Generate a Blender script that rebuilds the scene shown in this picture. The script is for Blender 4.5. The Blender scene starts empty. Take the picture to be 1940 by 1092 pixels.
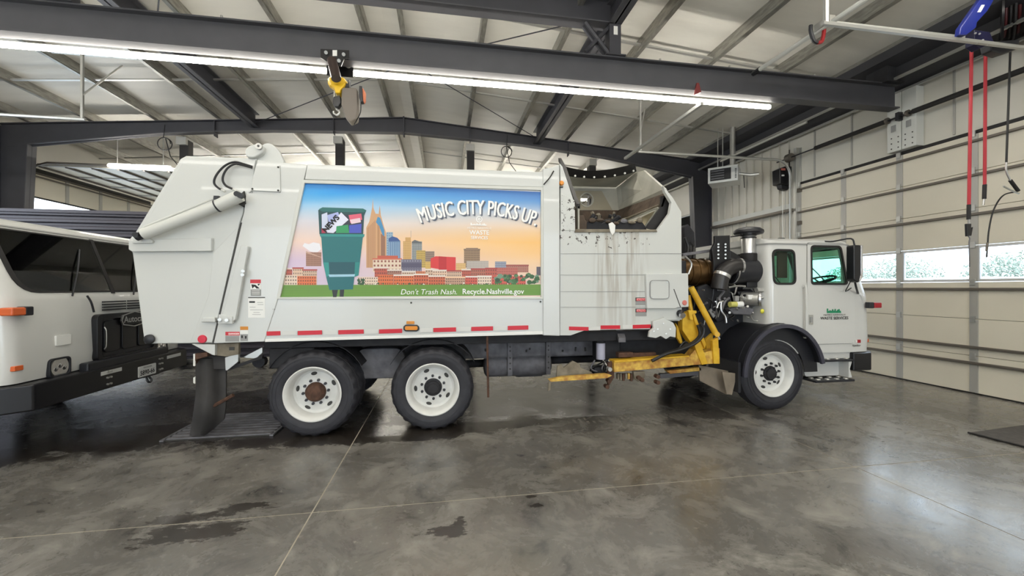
import bpy, bmesh, math, random
from mathutils import Vector, Matrix
random.seed(7)
PI = math.pi
C = bpy.context.scene.collection
SC = bpy.context.scene
# ---------------------------------------------------------------- camera, world, exposure
FPX, TH, HC = 780.0, math.atan2(130, 780), 1.75          # focal length in px of the 1940 px frame, yaw, eye height
cam_d = bpy.data.cameras.new('camera'); cam = bpy.data.objects.new('camera', cam_d); C.objects.link(cam)
cam.location = (0, 0, HC); cam.rotation_euler = (PI/2, 0, -TH)
cam_d.sensor_width = 36; cam_d.lens = FPX/1940*36; cam_d.clip_start = .05; cam_d.clip_end = 300
SC.camera = cam
w = bpy.data.worlds.new('world'); SC.world = w; w.use_nodes = True
w.node_tree.nodes['Background'].inputs[0].default_value = (.80, .90, 1, 1)
w.node_tree.nodes['Background'].inputs[1].default_value = 4.2
SC.view_settings.view_transform = 'Standard'; SC.view_settings.look = 'None'
SC.view_settings.exposure = 0.68; SC.view_settings.gamma = 1; SC.view_settings.use_curve_mapping = False
LAMP = 27.0                                              # emission of the strip lights
SC.cycles.max_bounces = 8; SC.cycles.diffuse_bounces = 5; SC.cycles.transparent_max_bounces = 12
SC.cycles.sample_clamp_indirect = 6; SC.cycles.use_denoising = True

# ---------------------------------------------------------------- helpers
sn, cs = math.sin(TH), math.cos(TH)
def ray(px, py):
    u = (px-970)/FPX; v = (546-py)/FPX
    return (sn+u*cs, cs-u*sn, v)
def UY(px, py, Y=5.12):
    d = ray(px, py); t = Y/d[1]; return Vector((d[0]*t, Y, HC+d[2]*t))
def UX(px, py, X):
    d = ray(px, py); t = X/d[0]; return Vector((X, d[1]*t, HC+d[2]*t))
def lin(c): return tuple(((x/255/12.92) if x/255 <= .04045 else ((x/255+.055)/1.055)**2.4) for x in c)

MATS = {}
def M(name, col, rough=.5, metal=0, emit=0, noise=0, scale=6, bump=0, col2=None, stretch=None, coat=0, spec=.5):
    if name in MATS: return MATS[name]
    m = bpy.data.materials.new(name); m.use_nodes = True; nt = m.node_tree; b = nt.nodes['Principled BSDF']
    c = lin(col); b.inputs['Base Color'].default_value = (*c, 1); b.inputs['Roughness'].default_value = rough
    b.inputs['Metallic'].default_value = metal; b.inputs['Coat Weight'].default_value = coat
    b.inputs['Specular IOR Level'].default_value = spec
    if emit: b.inputs['Emission Color'].default_value = (*c, 1); b.inputs['Emission Strength'].default_value = emit
    if noise or bump:
        tc = nt.nodes.new('ShaderNodeTexCoord'); mp = nt.nodes.new('ShaderNodeMapping')
        nt.links.new(tc.outputs['Object'], mp.inputs[0])
        if stretch: mp.inputs['Scale'].default_value = stretch
        n = nt.nodes.new('ShaderNodeTexNoise'); n.inputs['Scale'].default_value = scale; n.inputs['Detail'].default_value = 6
        nt.links.new(mp.outputs[0], n.inputs['Vector'])
        if noise:
            r = nt.nodes.new('ShaderNodeValToRGB'); r.color_ramp.elements[0].position = .35; r.color_ramp.elements[1].position = .68
            c2 = lin(col2) if col2 else tuple(x*(1-noise) for x in c)
            r.color_ramp.elements[0].color = (*c2, 1); r.color_ramp.elements[1].color = (*c, 1)
            nt.links.new(n.outputs['Fac'], r.inputs[0]); nt.links.new(r.outputs[0], b.inputs['Base Color'])
        if bump:
            bp = nt.nodes.new('ShaderNodeBump'); bp.inputs['Strength'].default_value = bump; bp.inputs['Distance'].default_value = .02
            nt.links.new(n.outputs['Fac'], bp.inputs['Height']); nt.links.new(bp.outputs[0], b.inputs['Normal'])
    MATS[name] = m; return m
def glass(name, tint, alpha):
    m = bpy.data.materials.new(name); m.use_nodes = True; nt = m.node_tree; nt.nodes.clear()
    o = nt.nodes.new('ShaderNodeOutputMaterial'); mx = nt.nodes.new('ShaderNodeMixShader'); t = nt.nodes.new('ShaderNodeBsdfTransparent')
    g = nt.nodes.new('ShaderNodeBsdfGlossy'); f = nt.nodes.new('ShaderNodeFresnel'); f.inputs[0].default_value = alpha
    t.inputs[0].default_value = (*tint, 1); g.inputs['Roughness'].default_value = .02
    nt.links.new(f.outputs[0], mx.inputs[0]); nt.links.new(t.outputs[0], mx.inputs[1]); nt.links.new(g.outputs[0], mx.inputs[2])
    nt.links.new(mx.outputs[0], o.inputs[0]); MATS[name] = m; return m

ORG = {}
class MB:
    def __init__(s): s.v = []; s.f = []; s.c = []
    def add(s, vs, fs, col=None):
        n = len(s.v); s.v += [Vector(p) for p in vs]; s.f += [[i+n for i in f] for f in fs]; s.c += [col]*len(fs); return s
    def box(s, x0, x1, y0, y1, z0, z1, R=None, at=None):
        vs = [Vector((x, y, z)) for z in (z0, z1) for y in (y0, y1) for x in (x0, x1)]
        if R is not None: vs = [R @ p for p in vs]
        if at is not None: vs = [p+Vector(at) for p in vs]
        return s.add(vs, [(0, 2, 3, 1), (4, 5, 7, 6), (0, 1, 5, 4), (2, 6, 7, 3), (0, 4, 6, 2), (1, 3, 7, 5)])
    def prism(s, pts, axis, a0, a1):
        n = len(pts)
        def mk(p, a): return {'y': (p[0], a, p[1]), 'x': (a, p[0], p[1]), 'z': (p[0], p[1], a)}[axis]
        vs = [mk(p, a0) for p in pts]+[mk(p, a1) for p in pts]
        return s.add(vs, [list(range(n)), list(range(2*n-1, n-1, -1))]+[(i, i+n, (i+1) % n+n, (i+1) % n) for i in range(n)])
    def loft(s, loops, caps=True, closed=True):
        n = len(loops[0]); vs = [p for l in loops for p in l]; fs = []
        for k in range(len(loops)-1):
            for i in range(n if closed else n-1):
                j = (i+1) % n; fs.append((k*n+i, k*n+j, (k+1)*n+j, (k+1)*n+i))
        if caps: fs += [list(range(n-1, -1, -1)), list(range((len(loops)-1)*n, len(loops)*n))]
        return s.add(vs, fs)
    def ring(s, outer, inner, axis, a0, a1):
        n = len(outer)
        def mk(p, a): return {'y': (p[0], a, p[1]), 'x': (a, p[0], p[1])}[axis]
        vs = [mk(p, a) for a in (a0, a1) for l in (outer, inner) for p in l]; fs = []
        for i in range(n):
            j = (i+1) % n
            fs += [(i, j, n+j, n+i), (2*n+i, 3*n+i, 3*n+j, 2*n+j), (i, 2*n+i, 2*n+j, j), (n+i, n+j, 3*n+j, 3*n+i)]
        return s.add(vs, fs)
    def cyl(s, p0, p1, r0, r1=None, n=16):
        r1 = r0 if r1 is None else r1; p0 = Vector(p0); p1 = Vector(p1); q = (p1-p0).to_track_quat('Z', 'Y')
        l = lambda p, r: [p+q @ Vector((r*math.cos(2*PI*i/n), r*math.sin(2*PI*i/n), 0)) for i in range(n)]
        return s.loft([l(p0, r0), l(p1, r1)])
    def tube(s, pts, r, n=8, sm=True):
        pts = [Vector(p) for p in pts]; loops = []; up = None
        if sm and 3 <= len(pts) <= 10:                     # round the bends (Catmull-Rom)
            q = [pts[0]*2-pts[1]]+pts+[pts[-1]*2-pts[-2]]; out = []
            for i in range(1, len(q)-2):
                a, b, c, d = q[i-1:i+3]
                for k in range(4):
                    t = k/4; out.append(.5*((2*b)+(c-a)*t+(2*a-5*b+4*c-d)*t*t+(3*b-a-3*c+d)*t**3))
            pts = out+[pts[-1]]
        for i, p in enumerate(pts):
            d = (pts[min(i+1, len(pts)-1)]-pts[max(i-1, 0)]).normalized()
            if up is None: up = d.orthogonal().normalized()
            up = (up-d*up.dot(d)).normalized(); b = d.cross(up)
            loops.append([p+r*(math.cos(2*PI*k/n)*up+math.sin(2*PI*k/n)*b) for k in range(n)])
        return s.loft(loops)
    def lathe(s, prof, o, axis='y', n=40, mod=None):
        o = Vector(o); loops = []
        for k, (r, a) in enumerate(prof):
            l = []
            for i in range(n):
                t = 2*PI*i/n; rr_ = r+(mod(k, i) if mod else 0); c_, s_ = rr_*math.cos(t), rr_*math.sin(t)
                l.append(o+Vector({'y': (c_, a, s_), 'z': (c_, s_, a), 'x': (a, c_, s_)}[axis]))
            loops.append(l)
        if prof[0][0] > .01 and prof[-1][0] > .01: return s.loft(loops+[loops[0]], caps=False)   # closed ring, no caps
        return s.loft(loops)
    def ball(s, o, rx, ry, rz, n=14, m=8):
        o = Vector(o); loops = []
        for k in range(m+1):
            t = PI*k/m; r = max(math.sin(t), .02)
            loops.append([o+Vector((rx*r*math.cos(2*PI*i/n), ry*r*math.sin(2*PI*i/n), rz*math.cos(t))) for i in range(n)])
        return s.loft(loops)
    def build(s, name, mat, parent=None, bevel=0, smooth=35, org=None, seg=2):
        o3 = Vector(org) if org is not None else (ORG.get(parent.name, Vector()) if parent else Vector())
        me = bpy.data.meshes.new(name); me.from_pydata([p-o3 for p in s.v], [], s.f)
        if any(s.c):
            a = me.color_attributes.new('Col', 'FLOAT_COLOR', 'CORNER'); k = 0
            for f, c in zip(s.f, s.c):
                cc = (*lin(c), 1) if c else (1, 1, 1, 1)
                for _ in f: a.data[k].color = cc; k += 1
        bm = bmesh.new(); bm.from_mesh(me); bmesh.ops.recalc_face_normals(bm, faces=bm.faces); bm.to_mesh(me); bm.free()
        if smooth: me.shade_smooth(); me.set_sharp_from_angle(angle=math.radians(smooth))
        me.materials.append(mat if not isinstance(mat, str) else MATS[mat])
        o = bpy.data.objects.new(name, me); C.objects.link(o)
        if org is not None and not parent: o.location = o3
        if parent: o.parent = parent
        ORG[o.name] = o3
        if bevel:
            b = o.modifiers.new('bevel', 'BEVEL'); b.width = bevel; b.segments = seg; b.limit_method = 'ANGLE'; b.angle_limit = math.radians(40)
            b.harden_normals = True
        return o
def tag(o, label=None, cat=None, group=None, kind=None):
    if label: o['label'] = label
    if cat: o['category'] = cat
    if group: o['group'] = group
    if kind: o['kind'] = kind
    return o
def thing(name, loc, label, cat, group=None):
    o = bpy.data.objects.new(name, None); C.objects.link(o); o.location = loc; ORG[o.name] = Vector(loc); o.empty_display_size = .2
    return tag(o, label, cat, group)
def part_empty(name, parent, loc):
    o = bpy.data.objects.new(name, None); C.objects.link(o); o.parent = parent; o.location = Vector(loc)-ORG[parent.name]; ORG[o.name] = Vector(loc)
    return o
def rr(pts, r, n=5):
    out = []; N = len(pts); rs = r if isinstance(r, (list, tuple)) else [r]*N
    for i in range(N):
        p = Vector(pts[i]); a = Vector(pts[i-1])-p; b = Vector(pts[(i+1) % N])-p; la, lb = a.length, b.length
        a.normalize(); b.normalize(); k = min(rs[i], la*.45, lb*.45); p0 = p+a*k; p1 = p+b*k
        for j in range(n+1):
            t = j/n; out.append(tuple((1-t)**2*p0+2*t*(1-t)*p+t*t*p1))
    return out
def off(pts, d):
    c = Vector((sum(p[0] for p in pts)/len(pts), sum(p[1] for p in pts)/len(pts)))
    return [tuple(Vector(p)+(Vector(p)-c).normalized()*d) for p in pts]
def xz(px, Y=5.12): return [(UY(a, b, Y).x, UY(a, b, Y).z) for a, b in px]
def plate(name, mat, px, Y, depth, parent, bevel=.006, r=0, label=None):
    """A side-facing plate of real thickness: outline at depth Y, running `depth` back."""
    pts = xz(px, Y)
    if r: pts = rr(pts, r)
    o = MB().prism(pts, 'y', Y, Y+depth).build(name, mat, parent, bevel)
    if label: o['label'] = label
    return o
def text(s, name, mat, parent, pos, size, face='-Y', sx=1, shear=0, bold=0, align='CENTER', ext=.001, arc=0, space=1):
    cu = bpy.data.curves.new(name, 'FONT'); cu.body = s; cu.size = size; cu.shear = shear; cu.offset = bold; cu.align_x = align; cu.space_character = space
    cu.resolution_u = 3; cu.extrude = 0
    t = bpy.data.objects.new(name+'_c', cu); C.objects.link(t); dg = bpy.context.evaluated_depsgraph_get()
    me = bpy.data.meshes.new_from_object(t.evaluated_get(dg)); bpy.data.objects.remove(t); bpy.data.curves.remove(cu)
    p = Vector(pos); o3 = ORG.get(parent.name, Vector()) if parent else Vector()
    for v in me.vertices:
        x, y = v.co.x*sx, v.co.y
        if arc:                                            # bend the baseline to a circle of radius arc
            a = x/arc; R = arc+y; x, y = R*math.sin(a), R*math.cos(a)-arc
        q = {'-Y': Vector((x, -ext, y)), '+X': Vector((ext, x, y)), '-X': Vector((-ext, -x, y))}[face]
        v.co = p+q-o3
    me.shade_flat(); me.name = name; me.materials.clear(); me.materials.append(MATS[mat])
    o = bpy.data.objects.new(name, me); C.objects.link(o); o.parent = parent; ORG[o.name] = o3; return o
def cut(o, cutters):
    """Boolean the cutter meshes out of o and bake the result."""
    obs = []
    for mb in cutters:
        c = mb.build('cutter', M('grey_tmp', (120, 120, 120)), None, smooth=0); obs.append(c)
        b = o.modifiers.new('cut', 'BOOLEAN'); b.operation = 'DIFFERENCE'; b.object = c; b.solver = 'EXACT'
    dg = bpy.context.evaluated_depsgraph_get(); me = bpy.data.meshes.new_from_object(o.evaluated_get(dg))
    mats = list(o.data.materials)
    o.modifiers.clear(); o.data = me
    me.materials.clear()
    for m in mats: me.materials.append(m)
    for p in me.polygons: p.material_index = 0
    me.shade_smooth(); me.set_sharp_from_angle(angle=math.radians(32))
    for c in obs: bpy.data.objects.remove(c)
def copy_tree(o, parent=None):
    c = o.copy(); C.objects.link(c); c.parent = parent; ORG[c.name] = ORG.get(o.name, Vector())
    for ch in list(o.children): copy_tree(ch, c)
    return c

# ---------------------------------------------------------------- materials
M('white_paint', (206, 208, 205), .32, coat=.3)
M('white_paint_flat', (210, 211, 205), .5)
M('cab_paint', (208, 208, 204), .28, coat=.4)
M('seam_dark', (62, 62, 60), .7)
M('chassis', (122, 121, 126), .7, noise=.45, scale=7, bump=.2)
M('chassis_dark', (44, 44, 48), .75, noise=.4, scale=9)
M('rubber', (50, 50, 56), .62, noise=.3, scale=14, bump=.15)
M('black_plastic', (34, 35, 40), .42)
M('black_gloss', (22, 22, 26), .3)
M('black_rubber', (30, 28, 28), .6)
M('hose_black', (26, 26, 28), .45)
M('steel_paint', (80, 80, 85), .5, noise=.12, scale=3)
M('steel_paint_dark', (66, 66, 72), .55, noise=.12, scale=3)
M('galv', (176, 174, 166), .38, .75, noise=.35, scale=9, stretch=(3, .6, 3))
M('galv_plain', (190, 190, 186), .35, .7)
M('chrome', (225, 225, 228), .12, 1)
M('alu', (205, 205, 205), .28, .9)
M('insul', (226, 223, 214), .42, bump=.5, scale=1.6, stretch=(.6, 3.2, 1), noise=.06)
M('wall_white', (214, 210, 198), .42, noise=.04, scale=2)
M('door_cream', (224, 217, 199), .45, noise=.04, scale=1.5)
M('stile_grey', (178, 176, 170), .42, .3)
M('strut_dark', (110, 104, 96), .45, .5)
M('yellow', (226, 184, 54), .45, noise=.5, scale=9, col2=(208, 160, 34))
M('yellow_worn', (230, 194, 88), .5, noise=.6, scale=11, col2=(170, 116, 52))
M('hoist_yellow', (232, 186, 20), .4)
M('rust', (96, 66, 50), .75, noise=.5, scale=18, bump=.4)
M('dirty_grey', (146, 138, 120), .6, noise=.5, scale=6, col2=(104, 94, 78))
M('hopper_in', (178, 176, 164), .5, noise=.2, scale=3)
M('brown_dirt', (92, 76, 62), .75, noise=.5, scale=8, bump=.3)
M('red_tape', (204, 28, 48), .4)
M('silver_tape', (214, 214, 210), .4)
M('red_lens', (214, 48, 72), .3)
M('red_dull', (212, 122, 110), .4)
M('dark_red', (160, 16, 30), .3)
M('amber', (226, 142, 40), .3)
M('orange_lens', (214, 100, 50), .3)
M('decal_red', (206, 52, 64), .5)
M('decal_pink', (236, 160, 160), .5)
M('decal_white', (236, 236, 232), .5)
M('decal_grey', (150, 150, 148), .5)
M('decal_orange', (214, 140, 50), .5)
M('print_black', (28, 28, 30), .6)
M('print_green', (30, 140, 96), .6)
M('print_white', (248, 248, 246), .5)
M('print_shadow', (88, 96, 112), .5)
M('red_hose', (186, 46, 58), .4)
M('reel_blue', (26, 40, 124), .35)
M('bronze', (120, 92, 58), .35, .8, noise=.5, scale=9)
M('bin_grey', (120, 112, 104), .6)
M('motor_orange', (206, 120, 84), .5)
M('paper', (206, 226, 212), .7)
M('seat', (76, 76, 74), .7)
M('dash', (70, 72, 72), .6)
M('curtain_red', (120, 62, 62), .8)
M('mat', (92, 88, 84), .8, noise=.3, scale=20)
M('mud_flap', (66, 64, 63), .7, noise=.4, scale=5, bump=.3)
M('flap_tan', (140, 128, 112), .75, noise=.3, scale=5)
M('ribbed_dark', (66, 62, 68), .45, .2)
M('pavement', (190, 194, 198), .8)
M('leaf', (146, 156, 142), .8, noise=.12, scale=5)
M('trailer_white', (236, 240, 244), .5)
glass('glass_green', (.66, .86, .78), 1.25)
glass('glass_dark', (.80, .92, .86), 1.5)
glass('glass_clear', (.93, .96, .98), 1.25)
# printed artwork: colour per polygon
m = bpy.data.materials.new('print_art'); m.use_nodes = True; a = m.node_tree.nodes.new('ShaderNodeVertexColor'); a.layer_name = 'Col'
m.node_tree.links.new(a.outputs[0], m.node_tree.nodes['Principled BSDF'].inputs['Base Color']); m.node_tree.nodes['Principled BSDF'].inputs['Roughness'].default_value = .4
MATS['print_art'] = m
m = bpy.data.materials.new('strip_light'); m.use_nodes = True; b = m.node_tree.nodes['Principled BSDF']
b.inputs['Base Color'].default_value = (.9, .9, .9, 1); b.inputs['Emission Color'].default_value = (1, .95, .86, 1); b.inputs['Emission Strength'].default_value = LAMP
MATS['strip_light'] = m
m = m.copy(); m.name = 'strip_light_dim'; m.node_tree.nodes['Principled BSDF'].inputs['Emission Strength'].default_value = LAMP*.45; MATS['strip_light_dim'] = m

class NT:
    """tiny node-building helper for the two larger procedural materials"""
    def __init__(s, name):
        s.m = bpy.data.materials.new(name); s.m.use_nodes = True; s.t = s.m.node_tree; s.b = s.t.nodes['Principled BSDF']; MATS[name] = s.m
        s.co = s.t.nodes.new('ShaderNodeTexCoord').outputs['Object']; sp = s.t.nodes.new('ShaderNodeSeparateXYZ'); s.t.links.new(s.co, sp.inputs[0]); s.x, s.y, s.z = sp.outputs
    def math(s, op, a, b=None, c=None, clamp=False):
        n = s.t.nodes.new('ShaderNodeMath'); n.operation = op; n.use_clamp = clamp
        for i, v in enumerate((a, b, c)):
            if v is None: continue
            if isinstance(v, (int, float)): n.inputs[i].default_value = v
            else: s.t.links.new(v, n.inputs[i])
        return n.outputs[0]
    def noise(s, scale, detail=6, stretch=None, dist=0, rough=.55):
        v = s.co
        if stretch:
            mp = s.t.nodes.new('ShaderNodeMapping'); mp.inputs['Scale'].default_value = stretch; s.t.links.new(s.co, mp.inputs[0]); v = mp.outputs[0]
        n = s.t.nodes.new('ShaderNodeTexNoise'); n.inputs['Scale'].default_value = scale; n.inputs['Detail'].default_value = detail; n.inputs['Distortion'].default_value = dist
        n.inputs['Roughness'].default_value = rough; s.t.links.new(v, n.inputs['Vector']); return n.outputs['Fac']
    def ramp(s, v, a, b):
        n = s.t.nodes.new('ShaderNodeMapRange'); n.interpolation_type = 'SMOOTHSTEP'; n.inputs[1].default_value = a; n.inputs[2].default_value = b; s.t.links.new(v, n.inputs[0]); return n.outputs[0]
    def mix(s, f, a, b):
        n = s.t.nodes.new('ShaderNodeMix'); n.data_type = 'RGBA'
        if isinstance(f, (int, float)): n.inputs[0].default_value = f
        else: s.t.links.new(f, n.inputs[0])
        for i, v in ((6, a), (7, b)):
            if isinstance(v, tuple): n.inputs[i].default_value = (*lin(v), 1)
            else: s.t.links.new(v, n.inputs[i])
        return n.outputs[2]
    def blob(s, cx, cy, rx, ry, n, amp, a=1.0, b=.75):
        d = s.math('SQRT', s.math('ADD', s.math('POWER', s.math('DIVIDE', s.math('SUBTRACT', s.x, cx), rx), 2), s.math('POWER', s.math('DIVIDE', s.math('SUBTRACT', s.y, cy), ry), 2)))
        d = s.math('ADD', d, s.math('MULTIPLY', s.math('SUBTRACT', n, .5), amp)); return s.ramp(d, a, b)

def floor_material():
    s = NT('concrete')
    n1 = s.noise(.55, 8, dist=.4); n2 = s.noise(2.4, 12, rough=.74, dist=.5); n3 = s.noise(14, 6, rough=.7); n4 = s.noise(6, 9, rough=.8, stretch=(.7, 1.8, 1))
    c = s.mix(s.ramp(n1, .34, .68), (98, 95, 90), (126, 122, 115))
    c = s.mix(s.math('MULTIPLY', s.ramp(n2, .5, .68), .75), c, (158, 155, 147))
    c = s.mix(s.math('MULTIPLY', s.ramp(n2, .47, .33), .8), c, (66, 64, 62))
    c = s.mix(s.math('MULTIPLY', s.ramp(n4, .62, .72), .5), c, (176, 172, 164))
    c = s.mix(s.math('MULTIPLY', s.ramp(n3, .62, .70), .6), c, (176, 171, 160))
    c = s.mix(s.math('MULTIPLY', s.ramp(n3, .36, .28), .5), c, (60, 56, 52))
    # damp, oily track where the trucks stand, deepened with painted shade beneath them
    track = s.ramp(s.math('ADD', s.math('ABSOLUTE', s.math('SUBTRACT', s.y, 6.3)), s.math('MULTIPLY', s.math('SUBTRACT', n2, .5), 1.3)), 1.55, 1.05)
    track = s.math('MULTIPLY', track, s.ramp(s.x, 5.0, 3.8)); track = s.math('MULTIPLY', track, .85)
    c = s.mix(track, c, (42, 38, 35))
    wet = s.blob(-.9, 5.12, 1.9, .34, n2, 1.5)
    for a in ((.75, 5.25, 1.0, .22), (-3.6, 5.5, 2.3, .5), (1.9, 6.3, 2.6, .95), (-5.2, 5.0, 1.5, .35)): wet = s.math('MAXIMUM', wet, s.blob(*a, n2, 1.4))
    for a in ((-1.85, 3.50, .34, .09), (-1.80, 3.28, .36, .14), (-1.58, 3.60, .22, .06), (.04, 3.0, .18, .09), (.12, 3.12, .05, .06), (.75, 3.24, .06, .04), (.73, 3.38, .05, .03)): wet = s.math('MAXIMUM', wet, s.blob(*a, n4, 5.0))
    c = s.mix(s.math('MULTIPLY', wet, .85), c, (40, 35, 31))
    # tyre print of dried mud beside the track
    tp = s.math('MULTIPLY', s.ramp(s.math('ABSOLUTE', s.math('SUBTRACT', s.y, 5.2)), .13, .1), s.ramp(s.math('SINE', s.math('MULTIPLY', s.x, 75)), .1, .5))
    tp = s.math('MULTIPLY', tp, s.math('MULTIPLY', s.ramp(s.x, 1.3, 1.8), s.ramp(s.x, 3.9, 3.3))); tp = s.math('MULTIPLY', tp, s.ramp(n4, .4, .6))
    c = s.mix(s.math('MULTIPLY', tp, .6), c, (140, 134, 124))
    s.t.links.new(c, s.b.inputs['Base Color'])
    r = s.math('ADD', .17, s.math('MULTIPLY', s.ramp(n2, .3, .7), .2)); r = s.math('SUBTRACT', r, s.math('MULTIPLY', wet, .07)); s.b.inputs['Coat Weight'].default_value = .35; s.b.inputs['Coat Roughness'].default_value = .2
    s.t.links.new(r, s.b.inputs['Roughness']); s.b.inputs['Specular IOR Level'].default_value = .55
    bp = s.t.nodes.new('ShaderNodeBump'); bp.inputs['Strength'].default_value = .12; bp.inputs['Distance'].default_value = .01
    s.t.links.new(n2, bp.inputs['Height']); s.t.links.new(bp.outputs[0], s.b.inputs['Normal'])
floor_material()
def hopper_material():
    """white hopper side with the run marks of spilled liquid and chipped, rusted paint under the rim"""
    s = NT('hopper_side'); z0 = 2.47
    st = s.noise(9, 4, stretch=(2.2, 1, .12)); sp = s.noise(16, 5, rough=.7); big = s.noise(3, 3)
    band = s.math('MULTIPLY', s.ramp(s.x, 1.85, 2.1), s.ramp(s.x, 2.75, 2.45)); fade = s.ramp(s.z, 1.2, 2.2)
    f = s.math('MULTIPLY', s.math('MULTIPLY', s.ramp(st, .42, .66), band), s.math('ADD', .2, s.math('MULTIPLY', fade, .45)))
    c = s.mix(f, (205, 207, 203), (146, 132, 112))
    top = s.math('MULTIPLY', s.ramp(s.z, z0-.4, z0+.02), s.ramp(s.x, 3.0, 2.5))
    chips = s.ramp(s.math('ADD', sp, s.math('MULTIPLY', top, .135)), .70, .73)
    chips = s.math('MULTIPLY', chips, s.ramp(s.z, z0-.45, z0-.2))
    c = s.mix(chips, c, (52, 42, 36)); s.t.links.new(c, s.b.inputs['Base Color']); s.b.inputs['Roughness'].default_value = .4
hopper_material()
# ================================================================ THE BUILDING
XL, XR, YF, YB = -10.9, 8.66, -9.0, 23.0
RIDGE = -1.12
def roofz(x): return 6.86-.083*abs(x-RIDGE)
def st(o): o['kind'] = 'structure'; return o
fl = st(MB().box(XL-.3, XR+.3, YF, YB, -.16, -.003).build('floor', M('joint_fill', (186, 178, 162), .8), None))
gx = [XL-.25, -6.0, -1.01, 3.97, XR+.2]; gy = [YF, -1.55, 3.42, 8.4, 13.4, 18.4, YB]
for i in range(4):
    for j in range(6):
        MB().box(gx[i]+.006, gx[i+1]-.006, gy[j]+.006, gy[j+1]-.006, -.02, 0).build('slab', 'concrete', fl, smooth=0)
# roof: insulated vinyl ceiling in two slopes, purlins and bridging straps as its pieces
ce = st(MB().prism([(XL-.4, roofz(XL-.4)), (RIDGE, roofz(RIDGE)), (XR+.4, roofz(XR+.4)), (XR+.4, 6.4), (RIDGE, 7.2), (XL-.4, 6.4)], 'y', YF, YB).build('ceiling', 'insul', None, smooth=0))
for x in (-10.2, -8.85, -7.36, -5.87, -4.39, -2.95, -1.44, -.8, .69, 2.18, 3.66, 5.14, 6.62, 7.9):
    z = roofz(x); sd = 1 if x > RIDGE else -1
    MB().prism([(x-.01, z), (x-.01, z-.2), (x+.085*sd, z-.2), (x+.085*sd, z-.175), (x+.012, z-.185), (x+.012, z)], 'y', YF, YB).build('purlin', 'galv', ce, smooth=0)
for y in (1.5, 7.2, 10.1, 15.2):
    for x0, x1 in ((XL, -1.5), (-.75, XR)):
        z0, z1 = roofz(x0)-.16, roofz(x1)-.16
        MB().add([(x0, y, z0), (x1, y, z1), (x1, y+.06, z1), (x0, y+.06, z0), (x0, y, z0+.03), (x1, y, z1+.03), (x1, y+.06, z1+.03), (x0, y+.06, z0+.03)],
                 [(0, 1, 2, 3), (4, 5, 6, 7), (0, 1, 5, 4), (1, 2, 6, 5), (2, 3, 7, 6), (3, 0, 4, 7)]).build('bridging_strap', 'galv_plain', ce, smooth=0)
for a, b in (((-3.3, 5.6, 6.3), (-5.0, 8.2, 6.3)), ((2.7, 6.6, 6.35), (-.2, 8.6, 6.5)), ((-1.0, 8.8, 6.6), (2.7, 12.1, 6.3)), ((-5.0, 12.1, 6.2), (-.6, 9.0, 6.6))):
    MB().tube([a, b], .012, 6).build('brace_rod', 'steel_paint_dark', ce)
# far wall
wb = st(MB().box(XL, XR, YB, YB+.15, 0, 6.9).build('wall_back', 'wall_white', None))
for i in range(20): MB().box(XL+.3+i*.98, XL+.42+i*.98, YB-.03, YB, 0, 6.6).build('wall_rib', 'wall_white', wb)

wf = st(MB().box(XL, XR, YF-.15, YF, 4.4, 6.9).build('wall_front', 'wall_white', None))
for a, b in ((XL, -8.2), (-3.6, .9), (5.5, XR)): MB().box(a, b, YF-.15, YF, 0, 4.4).build('wall_panel', 'wall_white', wf)
def ibeam_x(mb, x0, x1, y, z0, z1, wd, t=.02):
    for a in (z0, z1-t): mb.box(x0, x1, y-wd/2, y+wd/2, a, a+t)
    mb.box(x0, x1, y-.012, y+.012, z0, z1)
# the rigid frame behind the truck: rafters, tapered columns, drop posts
FY = 12.2
fr = thing('portal_frame', (RIDGE, FY, 0), 'dark grey rigid steel frame with peaked rafter and tapered columns behind the truck', 'steel frame')
for sd in (1, -1):
    xe = 7.9 if sd > 0 else -10.2; xo = 8.55 if sd > 0 else -10.85
    top = [(RIDGE, roofz(RIDGE)-.22), (xo, roofz(xo)-.22)]
    bot = [(xe, 5.34), ((xe+RIDGE)/2+sd*1.6, 5.80), (RIDGE+sd*3.5, 6.04), (RIDGE, 6.2)]
    MB().prism(top+[(xo, 5.301), (xe, 5.301)]+bot[1:], 'y', FY-.012, FY+.012).build('rafter_web', 'steel_paint_dark', fr, smooth=0)
    loop = []
    for x, z in bot: loop.append([(x, FY-.1, z), (x, FY+.1, z), (x, FY+.1, z+.02), (x, FY-.1, z+.02)])
    MB().loft(loop).build('rafter_flange', 'steel_paint', fr, smooth=0)
    MB().loft([[(x, FY-.1, z), (x, FY+.1, z), (x, FY+.1, z-.02), (x, FY-.1, z-.02)] for x, z in top]).build('rafter_flange', 'steel_paint_dark', fr, smooth=0)
    xb = xe+sd*.22
    MB().prism([(xe, 5.3), (xb, 0), (xo, 0), (xo, 5.3)], 'y', FY-.012, FY+.012).build('column_web', 'steel_paint_dark', fr, smooth=0)
    MB().loft([[(x, FY-.12, z), (x, FY+.12, z), (x+sd*.02, FY+.12, z), (x+sd*.02, FY-.12, z)] for x, z in ((xe, 5.34), (xb, 0))]).build('column_flange', 'steel_paint', fr, smooth=0)
    MB().box(min(xo, xo+sd*.02), max(xo, xo+sd*.02), FY-.12, FY+.12, 0, 5.8).build('column_flange', 'steel_paint_dark', fr, smooth=0)
    for x in (RIDGE+sd*1.9, RIDGE+sd*4.9):
        MB().box(x-.008, x+.008, FY-.09, FY+.09, roofz(x)-.65, roofz(x)-.23).build('stiffener', 'steel_paint_dark', fr, smooth=0)
MB().box(RIDGE-.02, RIDGE+.02, FY-.1, FY+.1, 6.12, 6.66).build('ridge_plate', 'steel_paint_dark', fr, smooth=0)
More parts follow.
